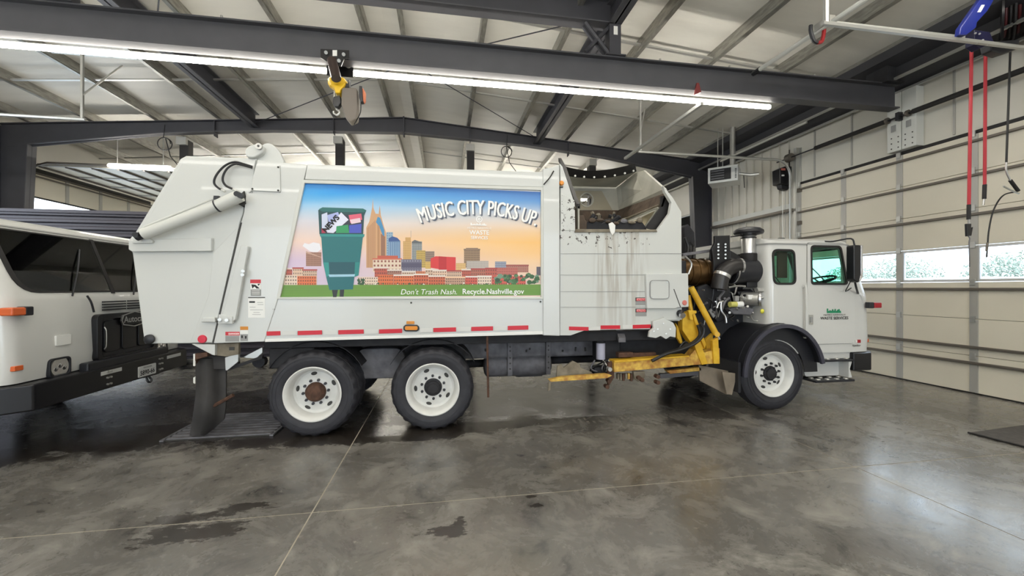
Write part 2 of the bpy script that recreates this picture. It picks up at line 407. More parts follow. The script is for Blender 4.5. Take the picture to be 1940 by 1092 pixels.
nm = ['left of the rear hopper door', 'above the recycling bin picture', 'right of the slogan on the picture', 'behind the open hopper']
for k, x in enumerate((-6.9, -2.93, .81, 4.65)):
    t = thing('drop_post', (x, FY+.3, 0), 'black square steel post hanging below the rafter, '+nm[k], 'post', 'drop posts along the frame')
    zt = 6.0 if abs(x-RIDGE) < 3 else 5.75
    MB().box(x-.11, x+.11, FY+.2, FY+.42, 0, zt).build('post_shaft', M('post_black', (46, 43, 43), .6), t, .006)
    MB().box(x-.14, x+.1, FY+.1, FY+.44, zt-.15, zt+.05).build('top_bracket', 'galv_plain', t, .005)
# longitudinal beams that carry the crane rail
for x, lab in ((2.79, 'dark grey steel beam running from the frame toward the viewer, right of the hoist'), (-5.05, 'dark grey steel beam running from the frame toward the viewer, left of the hoist')):
    t = thing('support_beam', (x, FY, 6.1), lab, 'beam')
    for a in (6.1, 6.45): MB().box(x-.11, x+.11, YF, FY-.02, a, a+.02).build('beam_flange', 'steel_paint', t, smooth=0)
    MB().box(x-.012, x+.012, YF, FY-.02, 6.1, 6.47).build('beam_web', 'steel_paint_dark', t, smooth=0)
t = thing('cross_beam', (-1.1, 6.5, 6.12), 'dark grey cross beam high above the crane rail at the top of the picture', 'beam')
MB().box(-5.0, 2.74, 6.48, 6.52, 6.12, 6.5).build('beam_web', 'steel_paint_dark', t, smooth=0)
MB().box(-5.0, 2.74, 6.38, 6.62, 6.1, 6.12).build('beam_flange', 'steel_paint', t, smooth=0)
MB().box(-5.0, 2.74, 6.38, 6.62, 6.5, 6.52).build('beam_flange', 'steel_paint', t, smooth=0)
# crane rail
CY_, Z0, Z1 = 6.5, 5.12, 5.57
t = thing('crane_beam', (0, CY_, Z0), 'long dark grey monorail crane beam spanning the whole bay above the truck', 'beam')
MB().box(-10.6, 8.42, CY_-.012, CY_+.012, Z0+.02, Z1-.02).build('beam_web', 'steel_paint', t, smooth=0)
MB().box(-10.6, 8.42, CY_-.1, CY_+.1, Z0, Z0+.022).build('beam_flange', 'steel_paint', t, smooth=0)
MB().box(-10.6, 8.42, CY_-.1, CY_+.1, Z1-.022, Z1).build('beam_flange', 'steel_paint', t, smooth=0)
for x in (2.79, -5.05):
    MB().box(x-.1, x+.1, CY_-.1, CY_+.1, Z1, 6.1).build('hanger', 'steel_paint_dark', t, .004)
    MB().box(x-.17, x+.17, CY_-.14, CY_+.14, Z1, Z1+.02).build('hanger_plate', 'steel_paint_dark', t)
    MB().box(x-.03, x+.04, CY_-.103, CY_-.101, 5.92, 6.06).build('tag_plate', 'decal_white', t)
    for k in (1, -1):
        MB().tube([(x-.5, CY_+.05*k, 6.1), (x-.06, CY_+.05*k, Z1+.02)], .035, 6).build('diagonal_brace', 'steel_paint_dark', t)
        MB().tube([(x-.06, CY_+.05*k, 6.1), (x-.5, CY_+.05*k, Z1+.05)], .03, 6).build('diagonal_brace', 'steel_paint_dark', t)
for x in (-3.1, .5, 3.6, 4.9, 6.6): MB().cyl((x, CY_-.07, Z1), (x, CY_-.07, Z1+.04), .018, n=8).build('bolt', 'galv_plain', t)
p = UY(1318, 168, 6.38)
MB().prism([(p.x-.03, p.z-.11), (p.x+.09, p.z-.06), (p.x+.05, p.z+.09), (p.x+.01, p.z+.09)], 'y', 6.36, 6.39).build('end_stop', M('stop_red', (120, 40, 40), .5), t)['label'] = 'small dark red end stop'
# strip light under the crane rail
t = thing('strip_light', (-1, 6.74, 5.09), 'long continuous lit strip light fixed under the crane beam', 'light')
xs = [-10.2, -7.8, -5.4, -3.0, -.6, 1.8, 4.2+.35, 5.97]
MB().box(-10.2, 5.97, 6.725, 6.755, 5.125, 5.15).build('housing', 'white_paint_flat', t)
for i in range(7): MB().box(xs[i]+.006, xs[i+1]-.006, 6.71, 6.77, 5.072, 5.125).build('diffuser', 'strip_light', t, smooth=0)
def strip(x0, x1, y, z, lab, grp=None, mat='strip_light'):
    t = thing('strip_light', ((x0+x1)/2, y, z), lab, 'light', grp)
    MB().box(x0, x1, y-.02, y+.02, z+.06, z+.1).build('housing', 'white_paint_flat', t)
    MB().box(x0+.01, x1-.01, y-.06, y+.06, z, z+.06).build('diffuser', mat, t, smooth=0)
    for x in (x0+.2, x1-.2): MB().tube([(x, y, z+.1), (x, y, roofz(x)+.02)], .01, 6).build('hanging_wire', 'galv_plain', t)
a, b = UY(206, 313, 12.62), UY(325, 313, 12.62)
strip(a.x, b.x, 12.62, a.z-.05, 'short lit strip light beyond the frame, above the open overhead door')
strip(-9.5, -2.4, 17.5, 5.4, 'lit strip light in the farthest bay, left run'); strip(1, 7, 16.5, 5.4, 'lit strip light in the farthest bay, right run')  # left run is an added lamp that brightens the raised door
for y, l in ((3.6, 'high above the viewer, out of the picture'), (0.0, 'straight over the viewer'), (-3.5, 'first behind the viewer'), (-7.0, 'farthest behind the viewer')):
    strip(-9, 7, y, 5.5, 'lit strip light '+l, None, 'strip_light_dim')
strip(-6.5, -1.5, 19.8, 5.6, 'lit strip light in the farthest bay, last row')

# right wall with its sectional door
DY0, DY1, DZ = 4.32, 8.8, 4.29
wr = st(MB().box(XR+.02, XR+.2, DY1+.04, 13.2, 0, 6.2).build('wall_right', 'wall_white', None))
for i in range(11): MB().box(XR-.03, XR+.02, DY1+.35+i*.3, DY1+.39+i*.3, 0, 5.5).build('wall_rib', 'wall_white', wr, .008)
MB().box(XR+.02, XR+.2, DY0-.04, DY1+.04, DZ-.01, 6.2).build('header_panel', 'wall_white', wr)
MB().box(XR-.02, XR+.02, DY0-.04, DY1+.04, DZ+.003, DZ+.06).build('door_seal', 'black_rubber', wr)
for i in range(5): MB().box(XR-.004, XR+.02, DY0+.5+i*.9, DY0+.53+i*.9, DZ+.1, 5.5).build('panel_seam', 'stile_grey', wr)
MB().box(XR+.0, XR+.2, YF, DY0+.0, 0, 6.2).build('wall_panel', 'wall_white', wr)
MB().box(XR+.02, XR+.2, 18.2, YB, 0, 6.2).build('wall_panel', 'wall_white', wr)
MB().box(XR+.02, XR+.2, 13.2, 18.2, 4.4, 6.2).build('wall_panel', 'wall_white', wr)
MB().box(XR+.02, XR+.2, 13.2, 18.2, 0, 3.85).build('wall_panel', 'wall_white', wr); MB().box(XR+.02, XR+.2, 15.6, 18.2, 3.85, 4.4).build('wall_panel', 'wall_white', wr)
wn1 = st(MB().box(XR+.09, XR+.1, 13.2, 15.6, 3.85, 4.4).build('window_1', 'glass_clear', None, smooth=0))
for a in (13.2, 14.4, 15.55): MB().box(XR+.05, XR+.14, a, a+.05, 3.85, 4.4).build('window_frame', 'galv_plain', wn1)
for a in (3.85, 4.36): MB().box(XR+.05, XR+.14, 13.2, 15.6, a, a+.04).build('window_frame', 'galv_plain', wn1)
MB().box(XR-.12, XR+.02, DY1+.1, 12.0, 3.72, 3.86).build('wall_girt', 'white_paint_flat', wr, .004)
MB().box(XR-.2, XR+.02, DY1+.1, 12.0, 3.66, 3.72).build('wall_girt', 'strut_dark', wr, .004)
MB().box(XR-.02, XR+.02, DY1, DY1+.08, 0, 5.2).build('door_jamb', 'galv_plain', wr)
MB().box(XR-.12, XR-.02, DY1+.02, DY1+.1, 0, 5.2).build('door_jamb', 'galv_plain', wr, .004)
for z in (.9, 1.7, 2.5, 3.3, 4.1): MB().box(XR-.1, XR-.03, DY1-.06, DY1+.02, z, z+.09).build('track_bracket', 'strut_dark', wr)
d1 = st(MB().box(XR-.02, XR+.0, DY0, DY1, 0, .02).build('door_1', 'black_rubber', None))
ys = [DY0+(DY1-DY0)*i/4 for i in range(5)]
gap = .006
for a, b in ((0, 3), (4, 7)): MB().box(XR+.011, XR+.02, DY0, DY1, .02+a*.61, .02+b*.61).build('door_core', 'seam_dark', d1)
for k in range(7):
    z0, z1 = .02+k*.61, .02+(k+1)*.61
    for i in range(4):
        y0, y1 = ys[i], ys[i+1]
        if k == 3:
            wn = MB()
            MB().ring([(y0+gap, z0+gap), (y1-gap, z0+gap), (y1-gap, z1-gap), (y0+gap, z1-gap)], [(y0+.07, z0+.05), (y1-.07, z0+.05), (y1-.07, z1-.05), (y0+.07, z1-.05)], 'x', XR-.03, XR+.01).build('window_frame', M('window_frame', (206, 206, 206), .4), d1)
            MB().box(XR-.012, XR-.006, y0+.07, y1-.07, z0+.05, z1-.05).build('window_pane', 'glass_clear', d1, smooth=0)
        else:
            MB().box(XR-.03, XR+.01, y0+gap, y1-gap, z0+gap/2, z1-gap/2).build('door_panel', 'door_cream', d1, .004, smooth=0)
    for i in range(5):
        hw = .04 if i in (0, 4) else .055
        MB().box(XR-.045, XR-.03, ys[i]-hw, ys[i]+hw, z0+.01, z1-.01).build('stile', 'stile_grey', d1, smooth=0)
        MB().box(XR-.07, XR-.045, ys[i]-.03, ys[i]+.04, z1-.05, z1+.05).build('hinge', 'galv_plain', d1, smooth=0)
for z in (.51, .77, 1.73, 2.965, 3.61, 4.17): MB().prism([(XR-.045, z-.025), (XR-.09, z-.02), (XR-.09, z+.015), (XR-.045, z+.025)], 'y', DY0, DY1).build('strut', 'strut_dark', d1, .004)
# spring shaft over the door
t = thing('door_spring', (XR-.2, 6.5, 4.95), 'black torsion spring shaft above the cream overhead door', 'door spring')
MB().tube([(XR-.22, DY0-.6, 4.97), (XR-.22, DY1+.5, 4.97)], .016, 8).build('shaft', 'black_plastic', t)
MB().tube([(XR-.22, DY0-.4, 4.97), (XR-.22, 6.2, 4.97)], .045, 10).build('spring', 'black_rubber', t)
MB().tube([(XR-.22, 6.68, 4.97), (XR-.22, 8.2, 4.97)], .045, 10).build('spring', 'black_rubber', t)
for y in (6.26, 6.62): MB().lathe([(.02, y), (.06, y), (.06, y+.04), (.02, y+.04)], (XR-.22, 0, 4.97), 'y', 14).build('winding_cone', 'strut_dark', t)
MB().cyl((XR-.22, DY1+.05, 4.97), (XR-.22, DY1+.18, 4.97), .1, n=20).build('cable_drum', 'strut_dark', t)
MB().box(XR-.26, XR-.02, 6.41, 6.47, 4.9, 5.05).build('bearing_bracket', 'black_plastic', t)
t = thing('bracket_post', (XR, 6.44, 4.4), 'cream steel bracket box on the wall at the end of the crane beam', 'bracket')
MB().box(XR-.16, XR+.015, 6.19, 6.43, 4.36, 5.45).build('bracket_face', 'white_paint_flat', t, .006)
MB().box(XR-.16, XR+.015, 6.445, 6.69, 4.36, 5.45).build('bracket_face', 'white_paint_flat', t, .006)
for y in (6.27, 6.53): MB().box(XR-.175, XR-.16, y, y+.08, 4.74, 4.86).build('label_plate', 'decal_grey', t)
for i in range(4):
    for j in range(3): MB().cyl((XR-.165, 6.25+i*.12, 4.42+j*.1), (XR-.159, 6.25+i*.12, 4.42+j*.1), .012, n=8).build('bolt_hole', 'seam_dark', t)
t = thing('eave_beam', (8.3, 6, 5.5), 'wide dark steel eave channel along the top of the right wall', 'beam')
MB().prism([(7.85, 6.02), (7.85, 5.86), (8.2, 5.80), (8.2, 5.62), (8.6, 5.5), (8.64, 5.5), (8.64, 6.02)], 'y', YF, YB).build('channel', M('eave_dark', (58, 58, 62), .55), t, smooth=0)
for z, x in ((5.5, 8.5), (5.62, 8.15)): MB().box(x, x+.05, YF, YB, z-.05, z-.01).build('conduit_rail', 'galv_plain', t)
MB().box(8.02, 8.4, 6.3, 6.7, 5.55, 5.86).build('beam_seat', 'chassis_dark', t, .01)
# horizontal door tracks with hangers
def track(y, x0, x1, sd, lab):
    t = thing('door_track', ((x0+x1)/2, y, 4.9), lab, 'door track')
    z = 4.9; pts = [(x0, y, z)]+[(x1-sd*.45+sd*.4*math.sin(a), y, z-.4+.4*math.cos(a)) for a in [i*PI/16 for i in range(9)]]+[(x1-sd*.05, y, 0.1)]
    MB().tube(pts, .03, 6).build('rail', 'galv_plain', t)
    xe = x0+sd*.05
    MB().box(xe-.02, xe+.02, y-.02, y+.02, z, roofz(xe)-.2).build('hanger', 'galv_plain', t)
    MB().tube([(xe, y, z+.45), (xe+sd*.0-.0+.35, y+.45, roofz(xe+.3)-.25)], .018, 6).build('hanger_brace', 'galv_plain', t)
    MB().box(xe-.5, xe+.9, y-.02, y+.02, roofz(xe)-.3, roofz(xe)-.25).build('top_angle', 'galv_plain', t)
    return t
track(8.9, 4.44, 8.5, 1, 'galvanised overhead door track curving down beside the heater')
track(8.9, -6.6, -10.7, -1, 'galvanised overhead door track at the upper left')
track(4.22, 4.44, 8.5, 1, 'galvanised overhead door track hidden above the picture')
t = thing('track_bar', (4.44, 6.5, 4.9), 'pale back bar joining the two right door tracks under the crane beam', 'bar')
MB().box(4.41, 4.47, 6.52, 9.6, 4.935, 4.99).build('bar', 'galv_plain', t)
MB().box(6.9, 6.93, 6.9, 9.4, 4.935, 4.97).build('bar', 'galv_plain', t)

# left wall with the half-raised door of the far bay
wl = st(MB().box(XL-.2, XL, 12.2, YB, 4.95, 6.2).build('wall_left', 'wall_white', None))
MB().box(XL-.2, XL, 17.6, YB, 0, 4.95).build('wall_panel', 'wall_white', wl); MB().box(XL-.2, XL, 12.2, 12.75, 0, 4.95).build('wall_panel', 'steel_paint_dark', wl)
MB().box(XL-.2, XL, 8.9, 12.2, 0, 6.2).build('wall_panel', 'wall_white', wl); MB().box(XL-.2, XL, YF, 4.2, 0, 6.2).build('wall_panel', 'wall_white', wl); MB().box(XL-.2, XL, 4.2, 8.9, 4.9, 6.2).build('wall_panel', 'wall_white', wl)
d2 = st(MB().box(XL+.02, XL+.06, 12.8, 17.55, 4.18, 4.22).build('door_2', 'black_rubber', None))
yy = [12.8+4.75*i/4 for i in range(5)]
for i in range(4):
    MB().box(XL+.02, XL+.06, yy[i]+.005, yy[i+1]-.005, 4.22, 4.83).build('door_panel', 'door_cream', d2, .004, smooth=0)
    for k in range(6): MB().box(XL+.35+k*.61, XL+.95+k*.61, yy[i]+.005, yy[i+1]-.005, 5.0, 5.04).build('door_panel', 'door_cream', d2, .004, smooth=0)
for i in range(5):
    MB().box(XL+.06, XL+.085, yy[i]-.05, yy[i]+.05, 4.22, 4.83).build('stile', 'stile_grey', d2, smooth=0)
    for k in range(6): MB().box(XL+.36+k*.61, XL+.94+k*.61, yy[i]-.05, yy[i]+.05, 4.975, 5.0).build('stile', 'stile_grey', d2, smooth=0)
MB().box(XL+.005, XL+.018, 12.8, 17.55, 4.22, 5.0).build('door_core', 'seam_dark', d2)
MB().box(XL+.3, XL+4.05, 12.8, 17.55, 5.042, 5.05).build('door_core', 'seam_dark', d2)
for k in range(7): MB().box(XL+.33+k*.61, XL+.38+k*.61, 12.8, 17.55, 4.95, 4.99).build('strut', 'strut_dark', d2)
for z in (4.74, 4.83): MB().box(XL+.085, XL+.13, 12.8, 17.55, z, z+.03).build('strut', 'strut_dark', d2)
for y in (12.72, 17.62): MB().tube([(-6.6, y, 5.05), (XL+.6, y, 5.05), (XL+.3, y, 4.95), (XL+.12, y, 4.7), (XL+.1, y, .1)], .035, 6, False).build('track', 'strut_dark', d2)

# outside, seen through the panes and the open door
st(MB().box(XL-.35, XR+.35, -40, YF-.05, -.14, -.05).build('ground', 'pavement', None)); st(MB().box(-60, XL-.35, -40, 60, -.14, -.05).build('ground', 'pavement', None)); st(MB().box(XR+.35, 70, -40, 60, -.14, -.05).build('ground', 'pavement', None))
def tree(x, y, h, lab):
    t = thing('hedge_tree', (x, y, 0), lab, 'tree'); r = random.Random(int(x*7+y*13))
    MB().cyl((x, y, -.05), (x, y, h*.6), .14, .08, 8).build('trunk', M('bark', (96, 84, 72), .9), t)
    mb = MB()
    for _ in range(4200):
        a, b, q = r.uniform(0, 2*PI), r.uniform(-1, 1), r.random()**.4; R = h*.38
        c = Vector((x+R*q*math.cos(a)*math.sqrt(1-b*b), y+1.5*R*q*math.sin(a)*math.sqrt(1-b*b), h*.62+R*q*b)); n = Vector((r.uniform(-1, 1), r.uniform(-1, 1), r.uniform(-1, 1))).normalized()
        u = n.orthogonal().normalized()*.085; v = n.cross(u)*.8; mb.add([c-u, c+v*.5, c+u, c-v*.5], [(0, 1, 2, 3)])
    mb.build('foliage', 'leaf', t, smooth=0)['kind'] = 'stuff'
for i, (x, y, h) in enumerate(((27, 11.5, 4.3), (28, 16.2, 3.6), (27.5, 20.9, 3.8), (29, 25.4, 3.4))):
    tree(x, y, h, 'leafy tree outside '+('the rightmost door window', 'the middle door window', 'the door window next to the cab', 'behind the cab mirror')[i])
t = thing('box_trailer', (22, 20, 0), 'long white trailer parked outside beyond the door windows', 'trailer')
MB().box(21, 23.4, 13, 27, .9, 2.2).build('cargo_box', 'trailer_white', t, .03)
for i in range(12): MB().box(20.96, 21, 13.4+i*1.15, 13.46+i*1.15, .95, 2.15).build('side_rib', 'stile_grey', t)
for y in (15, 16.2, 25.5):
    MB().cyl((21.05, y, .45), (21.4, y, .45), .5, n=18).build('wheel', 'rubber', t)
t = thing('guard_rail', (16.0, 9.0, 0), 'thin white pipe rail outside the rightmost door windows', 'rail')
MB().tube([(16, 11.2, -.05), (16, 11.2, 1.7), (16, 11.0, 1.92), (16, 10.8, 1.95), (16, 5, 1.95), (16, 5, -.05)], .05, 8).build('pipe', 'trailer_white', t)
t = thing('shed', (20, 7.4, 0), 'white metal shed outside at the right end of the door windows', 'shed')
MB().box(18, 22, 4.2, 8.05, -.05, 3.3).build('shed_wall', 'trailer_white', t); MB().prism([(17.8, 3.3), (22.2, 3.3), (20, 4.0)], 'y', 4.0, 8.2).build('shed_roof', 'stile_grey', t)
for y in (5.2, 6.2, 7.2): MB().box(17.96, 18, y, y+.04, 0, 3.2).build('wall_seam', 'stile_grey', t)
# ================================================================ WHEELS
def make_wheel(parent, loc, kind, outward=-1, rot=0):
    """kind: 'drive_rusty', 'drive', 'steer'; local frame: outer face at y=0, wheel runs to +y"""
    w = part_empty('wheel', parent, loc)
    if outward > 0: w.rotation_euler = (0, 0, PI)
    R = .515 if kind == 'steer' else .505; O = ORG[w.name]
    def T(y0, lug):
        pr = [(.318, y0+.03), (.36, y0+.006), (.42, y0), (.462, y0+.01), (.487, y0+.03), (R-.004, y0+.05), (R, y0+.07), (R, y0+.105), (R-.012, y0+.108), (R-.012, y0+.118), (R, y0+.121),
              (R, y0+.16), (R-.012, y0+.163), (R-.012, y0+.173), (R, y0+.176), (R, y0+.21), (R-.004, y0+.23), (.487, y0+.25), (.42, y0+.28), (.318, y0+.25)]
        mod = (lambda k, i: (-.016 if (i//2) % 2 and k in (4, 5, 6, 14, 15, 16) else 0)) if lug else None
        return MB().lathe(pr, O, 'y', 96 if lug else 56, mod)
    T(0, kind != 'steer').build('tire', 'rubber', w, smooth=30)
    if kind != 'steer': T(.33, True).build('tire', 'rubber', w, smooth=30)
    for r in (.44, .40): MB().lathe([(r-.003, .002), (r-.003, -.003), (r+.003, -.003), (r+.003, .002)], O, 'y', 48).build('sidewall_ring', 'rubber', w, smooth=30)
    d = .17 if kind != 'steer' else .11
    prof = [(.322, .03), (.326, .012), (.315, .008), (.300, .02), (.285, .045), (.278, .06), (.272, d*.6+.02), (.262, d+.005), (.235, d+.02), (.2, d+.012), (.165, d-.012), (.11, d-.014), (.11, d+.05), (.28, d+.06), (.318, d+.05)]
    MB().lathe(prof, O, 'y', 56).build('rim', M('rim_white', (226, 226, 222), .4, noise=.1, scale=8), w, smooth=30)
    hm = 'rust' if kind == 'drive_rusty' else 'chassis_dark'
    hp = {'drive_rusty': [(.118, d-.013), (.115, d-.05), (.10, d-.085), (.085, d-.1), (.03, d-.105), (.001, d-.105)],
          'drive': [(.112, d-.013), (.108, d-.03), (.085, d-.035), (.082, d-.06), (.06, d-.075), (.055, d-.1), (.001, d-.1)],
          'steer': [(.105, d-.013), (.10, d-.03), (.082, d-.034), (.078, d-.06), (.05, d-.066), (.001, d-.066)]}[kind]
    MB().lathe(hp, O, 'y', 24).build('hub', hm, w, smooth=30)
    for i in range(8):
        a = 2*PI*i/8+.2; MB().cyl(O+Vector((.095*math.cos(a), d-.045, .095*math.sin(a))), O+Vector((.095*math.cos(a), d-.02, .095*math.sin(a))), .011, n=6).build('hub_bolt', hm, w)
    lug = MB().cyl((0, -.026, 0), (0, .012, 0), .016, .02, 6).build('lug_nut', 'black_plastic', w, org=(0, 0, 0))
    lug.location = Vector()
    for i in range(10):
        a = 2*PI*i/10+rot; o = lug if i == 0 else lug.copy()
        if i: C.objects.link(o)
        o.location = (.1435*math.cos(a), d-.014, .1435*math.sin(a))
    for i in range(5):
        a = 2*PI*i/5+rot+.35; mb = MB(); pts = []
        for k in range(12):
            t = 2*PI*k/12; x, y = .217+.021*math.cos(t), .036*math.sin(t); pts.append((x*math.cos(a)-y*math.sin(a), x*math.sin(a)+y*math.cos(a)))
        # follow the cone of the disc: outer side of the oval sits deeper
        vs = []
        for (px_, pz_) in pts:
            r_ = math.hypot(px_, pz_); yy_ = d-.012+(.024)*(r_-.165)/.035 if r_ < .2 else d+.012+.008*(r_-.2)/.035
            vs.append(O+Vector((px_, yy_-.0035, pz_)))
        vs2 = [p+Vector((0, .01, 0)) for p in vs]; mb.loft([vs, vs2]).build('hand_hole', 'seam_dark', w, smooth=0)
    return w

# ================================================================ CAB (built once per truck; xf = front plane, y0 = near side)
def build_cab(T, xf, y0, wd, own):
    x = lambda a: xf+a
    yb = y0+wd; yc = y0+wd/2
    def sect(z, fr, side, bk=-1.76, rc=.16):
        return [Vector((p[0], p[1], z)) for p in rr([(x(bk), y0+side), (x(fr), y0+side), (x(fr), yb-side), (x(bk), yb-side)], [.14, rc, rc, .14], 6)]
    lv = [(.80, -.02, 0), (1.0, 0, 0), (1.62, -.03, 0), (1.66, -.045, 0), (2.36, -.30, .035), (2.44, -.34, .05), (2.475, -.42, .12), (2.49, -.6, .3)]
    o = MB().loft([sect(z, f, s) for z, f, s in lv]).build('cab_shell', 'cab_paint', T, smooth=0)
    inner = MB().loft([sect(z, f-.05, s+.05, -1.71, .12) for z, f, s in ((.9, -.02, 0), (1.62, -.03, 0), (1.66, -.045, 0), (2.36, -.30, .035), (2.42, -.34, .05))])
    dw = rr([(x(-1.07), 1.80), (x(-.44), 1.80), (x(-.53), 2.375), (x(-1.05), 2.375)], .06)
    sw = rr([(x(-1.68), 1.80), (x(-1.31), 1.80), (x(-1.31), 2.31), (x(-1.68), 2.31)], .09)
    ws = rr([(y0+.17, 1.70), (yb-.17, 1.70), (yb-.13, 2.36), (y0+.13, 2.36)], [.22, .22, .1, .1])
    bw = rr([(y0+.45, 1.75), (yb-.45, 1.75), (yb-.45, 2.28), (y0+.45, 2.28)], .1)
    cut(o, [inner])
    cut(o, [MB().prism(dw, 'y', y0-.2, y0+.25), MB().prism(dw, 'y', yb-.25, yb+.2), MB().prism(sw, 'y', y0-.2, y0+.25), MB().prism(sw, 'y', yb-.25, yb+.2), MB().prism(ws, 'x', x(-.45), x(.2)), MB().prism(bw, 'x', x(-1.95), x(-1.6))])
    def fx(z): return x(-.045-(z-1.66)/.70*.255)           # front plane at height z
    def sy(z): return max(0, (z-1.66)/.70*.035)
    # gaskets and panes follow the inclined faces
    def rim_loop(pts, d, f): return [f(p) for p in off(pts, d)]
    def pane(name, gm, pts, f, gk=.028, lab=None, par=T):
        g = MB(); a = rim_loop(pts, .004, f); b = rim_loop(pts, -gk, f); n = len(a); nrm = (a[1]-a[0]).cross(a[n//2]-a[0]).normalized()*.006
        g.add([p-nrm for p in a]+[p-nrm for p in b]+[p+nrm for p in b]+[p+nrm for p in a], [(i+k*n, (i+1) % n+k*n, (i+1) % n+((k+1) % 4)*n, i+((k+1) % 4)*n) for k in range(4) for i in range(n)])
        gp = MB().loft([[p-nrm*.3 for p in a], [p+nrm*.3 for p in a]]).build(name, gm, par, smooth=0)
        if lab: gp['label'] = lab
        g.build('gasket', 'black_rubber', gp if ORG.get(par.name) is not None and par == T else par, smooth=0)
        return gp
    pane('windshield', 'glass_dark' if not own else 'glass_green', ws, lambda p: Vector((fx(p[1])+.004, p[0], p[1])), .045)
    for dz in (0,): MB().loft([[Vector((fx(z)+.012, yc+d, z)) for d in (-.025, .025)]+[Vector((fx(z)-.02, yc+d, z)) for d in (.025, -.025)] for z in (1.68, 2.37)]).build('windshield_post', 'black_rubber', T)
    for a, b in ((-.62, -.25), (.32, .68)):
        MB().tube([Vector((fx(1.69)+.03, yc+a, 1.66)), Vector((fx(1.95)+.035, yc+(a+b)/2, 1.95)), Vector((fx(2.25)+.025, yc+b, 2.22))], .009, 6).build('wiper_arm', 'black_plastic', T)
    pane('rear_window', 'glass_dark', bw, lambda p: Vector((x(-1.76), p[0], p[1])))
    for s, yy in ((1, y0), (-1, yb)):
        pane('side_window', 'glass_green', sw, lambda p: Vector((p[0], yy+s*(sy(p[1])-.003), p[1])))
        # door: a raised skin with its own seams
        dr = rr([(x(-1.14), .93), (x(-.33), .93), (x(-.33), 1.6), (x(-.45), 2.41), (x(-1.10), 2.41), (x(-1.14), 1.6)], [.05, .06, .5, .05, .05, .5])
        n = len(dr)
        dwl = rr([(x(-1.07), 1.80), (x(-.44), 1.80), (x(-.44), 1.80), (x(-.53), 2.375), (x(-1.05), 2.375), (x(-1.07), 1.80)], [.06]*6)
        dd = MB().loft([[Vector((p[0], yy+s*(sy(p[1])-.012), p[1])) for p in dr], [Vector((p[0], yy+s*(sy(p[1])+.02), p[1])) for p in dr]]).build('door', 'cab_paint', T, smooth=0)
        cut(dd, [MB().prism(dw, 'y', yy-.15, yy+.15)])
        pane('door_window', 'glass_green', dw, lambda p: Vector((p[0], yy+s*(sy(p[1])-.013), p[1])), .03, None, dd)
        sm = off(dr, .007)
        ds = MB().loft([[Vector((p[0], yy+s*(sy(p[1])-.002), p[1])) for p in sm], [Vector((p[0], yy+s*(sy(p[1])+.01), p[1])) for p in sm]]).build('door_seam', 'seam_dark', dd, smooth=0)
        cut(ds, [MB().prism(dw, 'y', yy-.15, yy+.15)])
        MB().box(x(-1.12), x(-1.05), yy-s*.02, yy-s*.01, 1.22, 1.36).build('handle_plate', 'galv_plain', dd)
        MB().box(x(-1.105), x(-1.065), yy-s*.03, yy-s*.016, 1.25, 1.33).build('door_handle', 'decal_grey', dd, .004)
        MB().tube([(x(-1.20), yy-s*.0, 1.06), (x(-1.20), yy-s*.05, 1.08), (x(-1.20), yy-s*.05, 1.74), (x(-1.20), yy-s*.0, 1.76)], .016, 8).build('grab_bar', 'cab_paint', T)
        # mirror on its bracket
        ym = yy-s*.20; xm = x(-.57)
        mp = part_empty('mirror', T, (xm, ym, 2.1))
        pr = rr([(xm-.06, 1.86), (xm+.02, 1.82), (xm+.06, 1.90), (xm+.06, 2.36), (xm-.06, 2.36)], .03)
        MB().prism(pr, 'y', ym-.06, ym+.06).build('mirror_housing', 'black_gloss', mp, .015)
        MB().prism(rr([(xm+.03, 1.83), (xm+.085, 1.91), (xm+.085, 2.36), (xm+.05, 2.36), (xm+.05, 1.95), (xm+.02, 1.84)], .02), 'y', ym-.065, ym+.065).build('mirror_back', 'chrome', mp, .006)
        MB().tube([(xm+.02, ym, 2.36), (xm-.01, ym+s*.03, 2.46), (x(-.66), yy+s*.03, 2.44), (x(-.78), yy+s*.05, 2.44)], .011).build('bracket_arm', 'black_plastic', mp)
        MB().tube([(xm+.02, ym, 1.85), (xm+.12, ym+s*.06, 1.74), (x(-.22), yy+s*.03, 1.66)], .014).build('bracket_arm', 'black_plastic', mp)
        MB().tube([(xm-.04, ym, 1.86), (xm-.10, ym-s*.01, 1.78), (xm-.02, ym+s*.1, 1.70), (xm+.1, ym+s*.12, 1.75)], .007, 6).build('mirror_cable', 'hose_black', mp)
        MB().tube([(x(-.24), yy+s*.03, 1.68), (x(-.19), yy+s*.0, 1.62), (x(-.16), yy+s*.04, 1.50)], .03).build('bracket_foot', 'cab_paint', mp)
        # marker lamp at the front corner
        ml = part_empty('marker_lamp', T, (x(-.10), yy, 1.5))
        if not own:
            MB().box(x(-.02), x(.07), yy+s*.10, yy+s*.18, 1.475, 1.565).build('lamp_base', 'black_plastic', ml, .01)
            MB().box(x(-.04), x(.075), yy-s*.04, yy+s*.10, 1.48, 1.56).build('lamp_lens', 'orange_lens', ml, .015); continue
        MB().box(x(-.16), x(-.08), yy-s*.015, yy-s*.09, 1.45, 1.54).build('lamp_base', 'black_plastic', ml, .01)
        MB().box(x(-.08), x(.05), yy-s*.02, yy-s*.095, 1.455, 1.535).build('lamp_lens', 'dark_red' if own else 'orange_lens', ml, .012)
    # roof lip and interior
    MB().loft([sect(2.385, -.30, .022, -1.775), sect(2.40, -.31, .022, -1.775)]).build('roof_seam', 'decal_grey', T)
    MB().box(x(-1.68), x(-.10), y0+.07, yb-.07, .86, .93).build('cab_floor', 'dash', T)
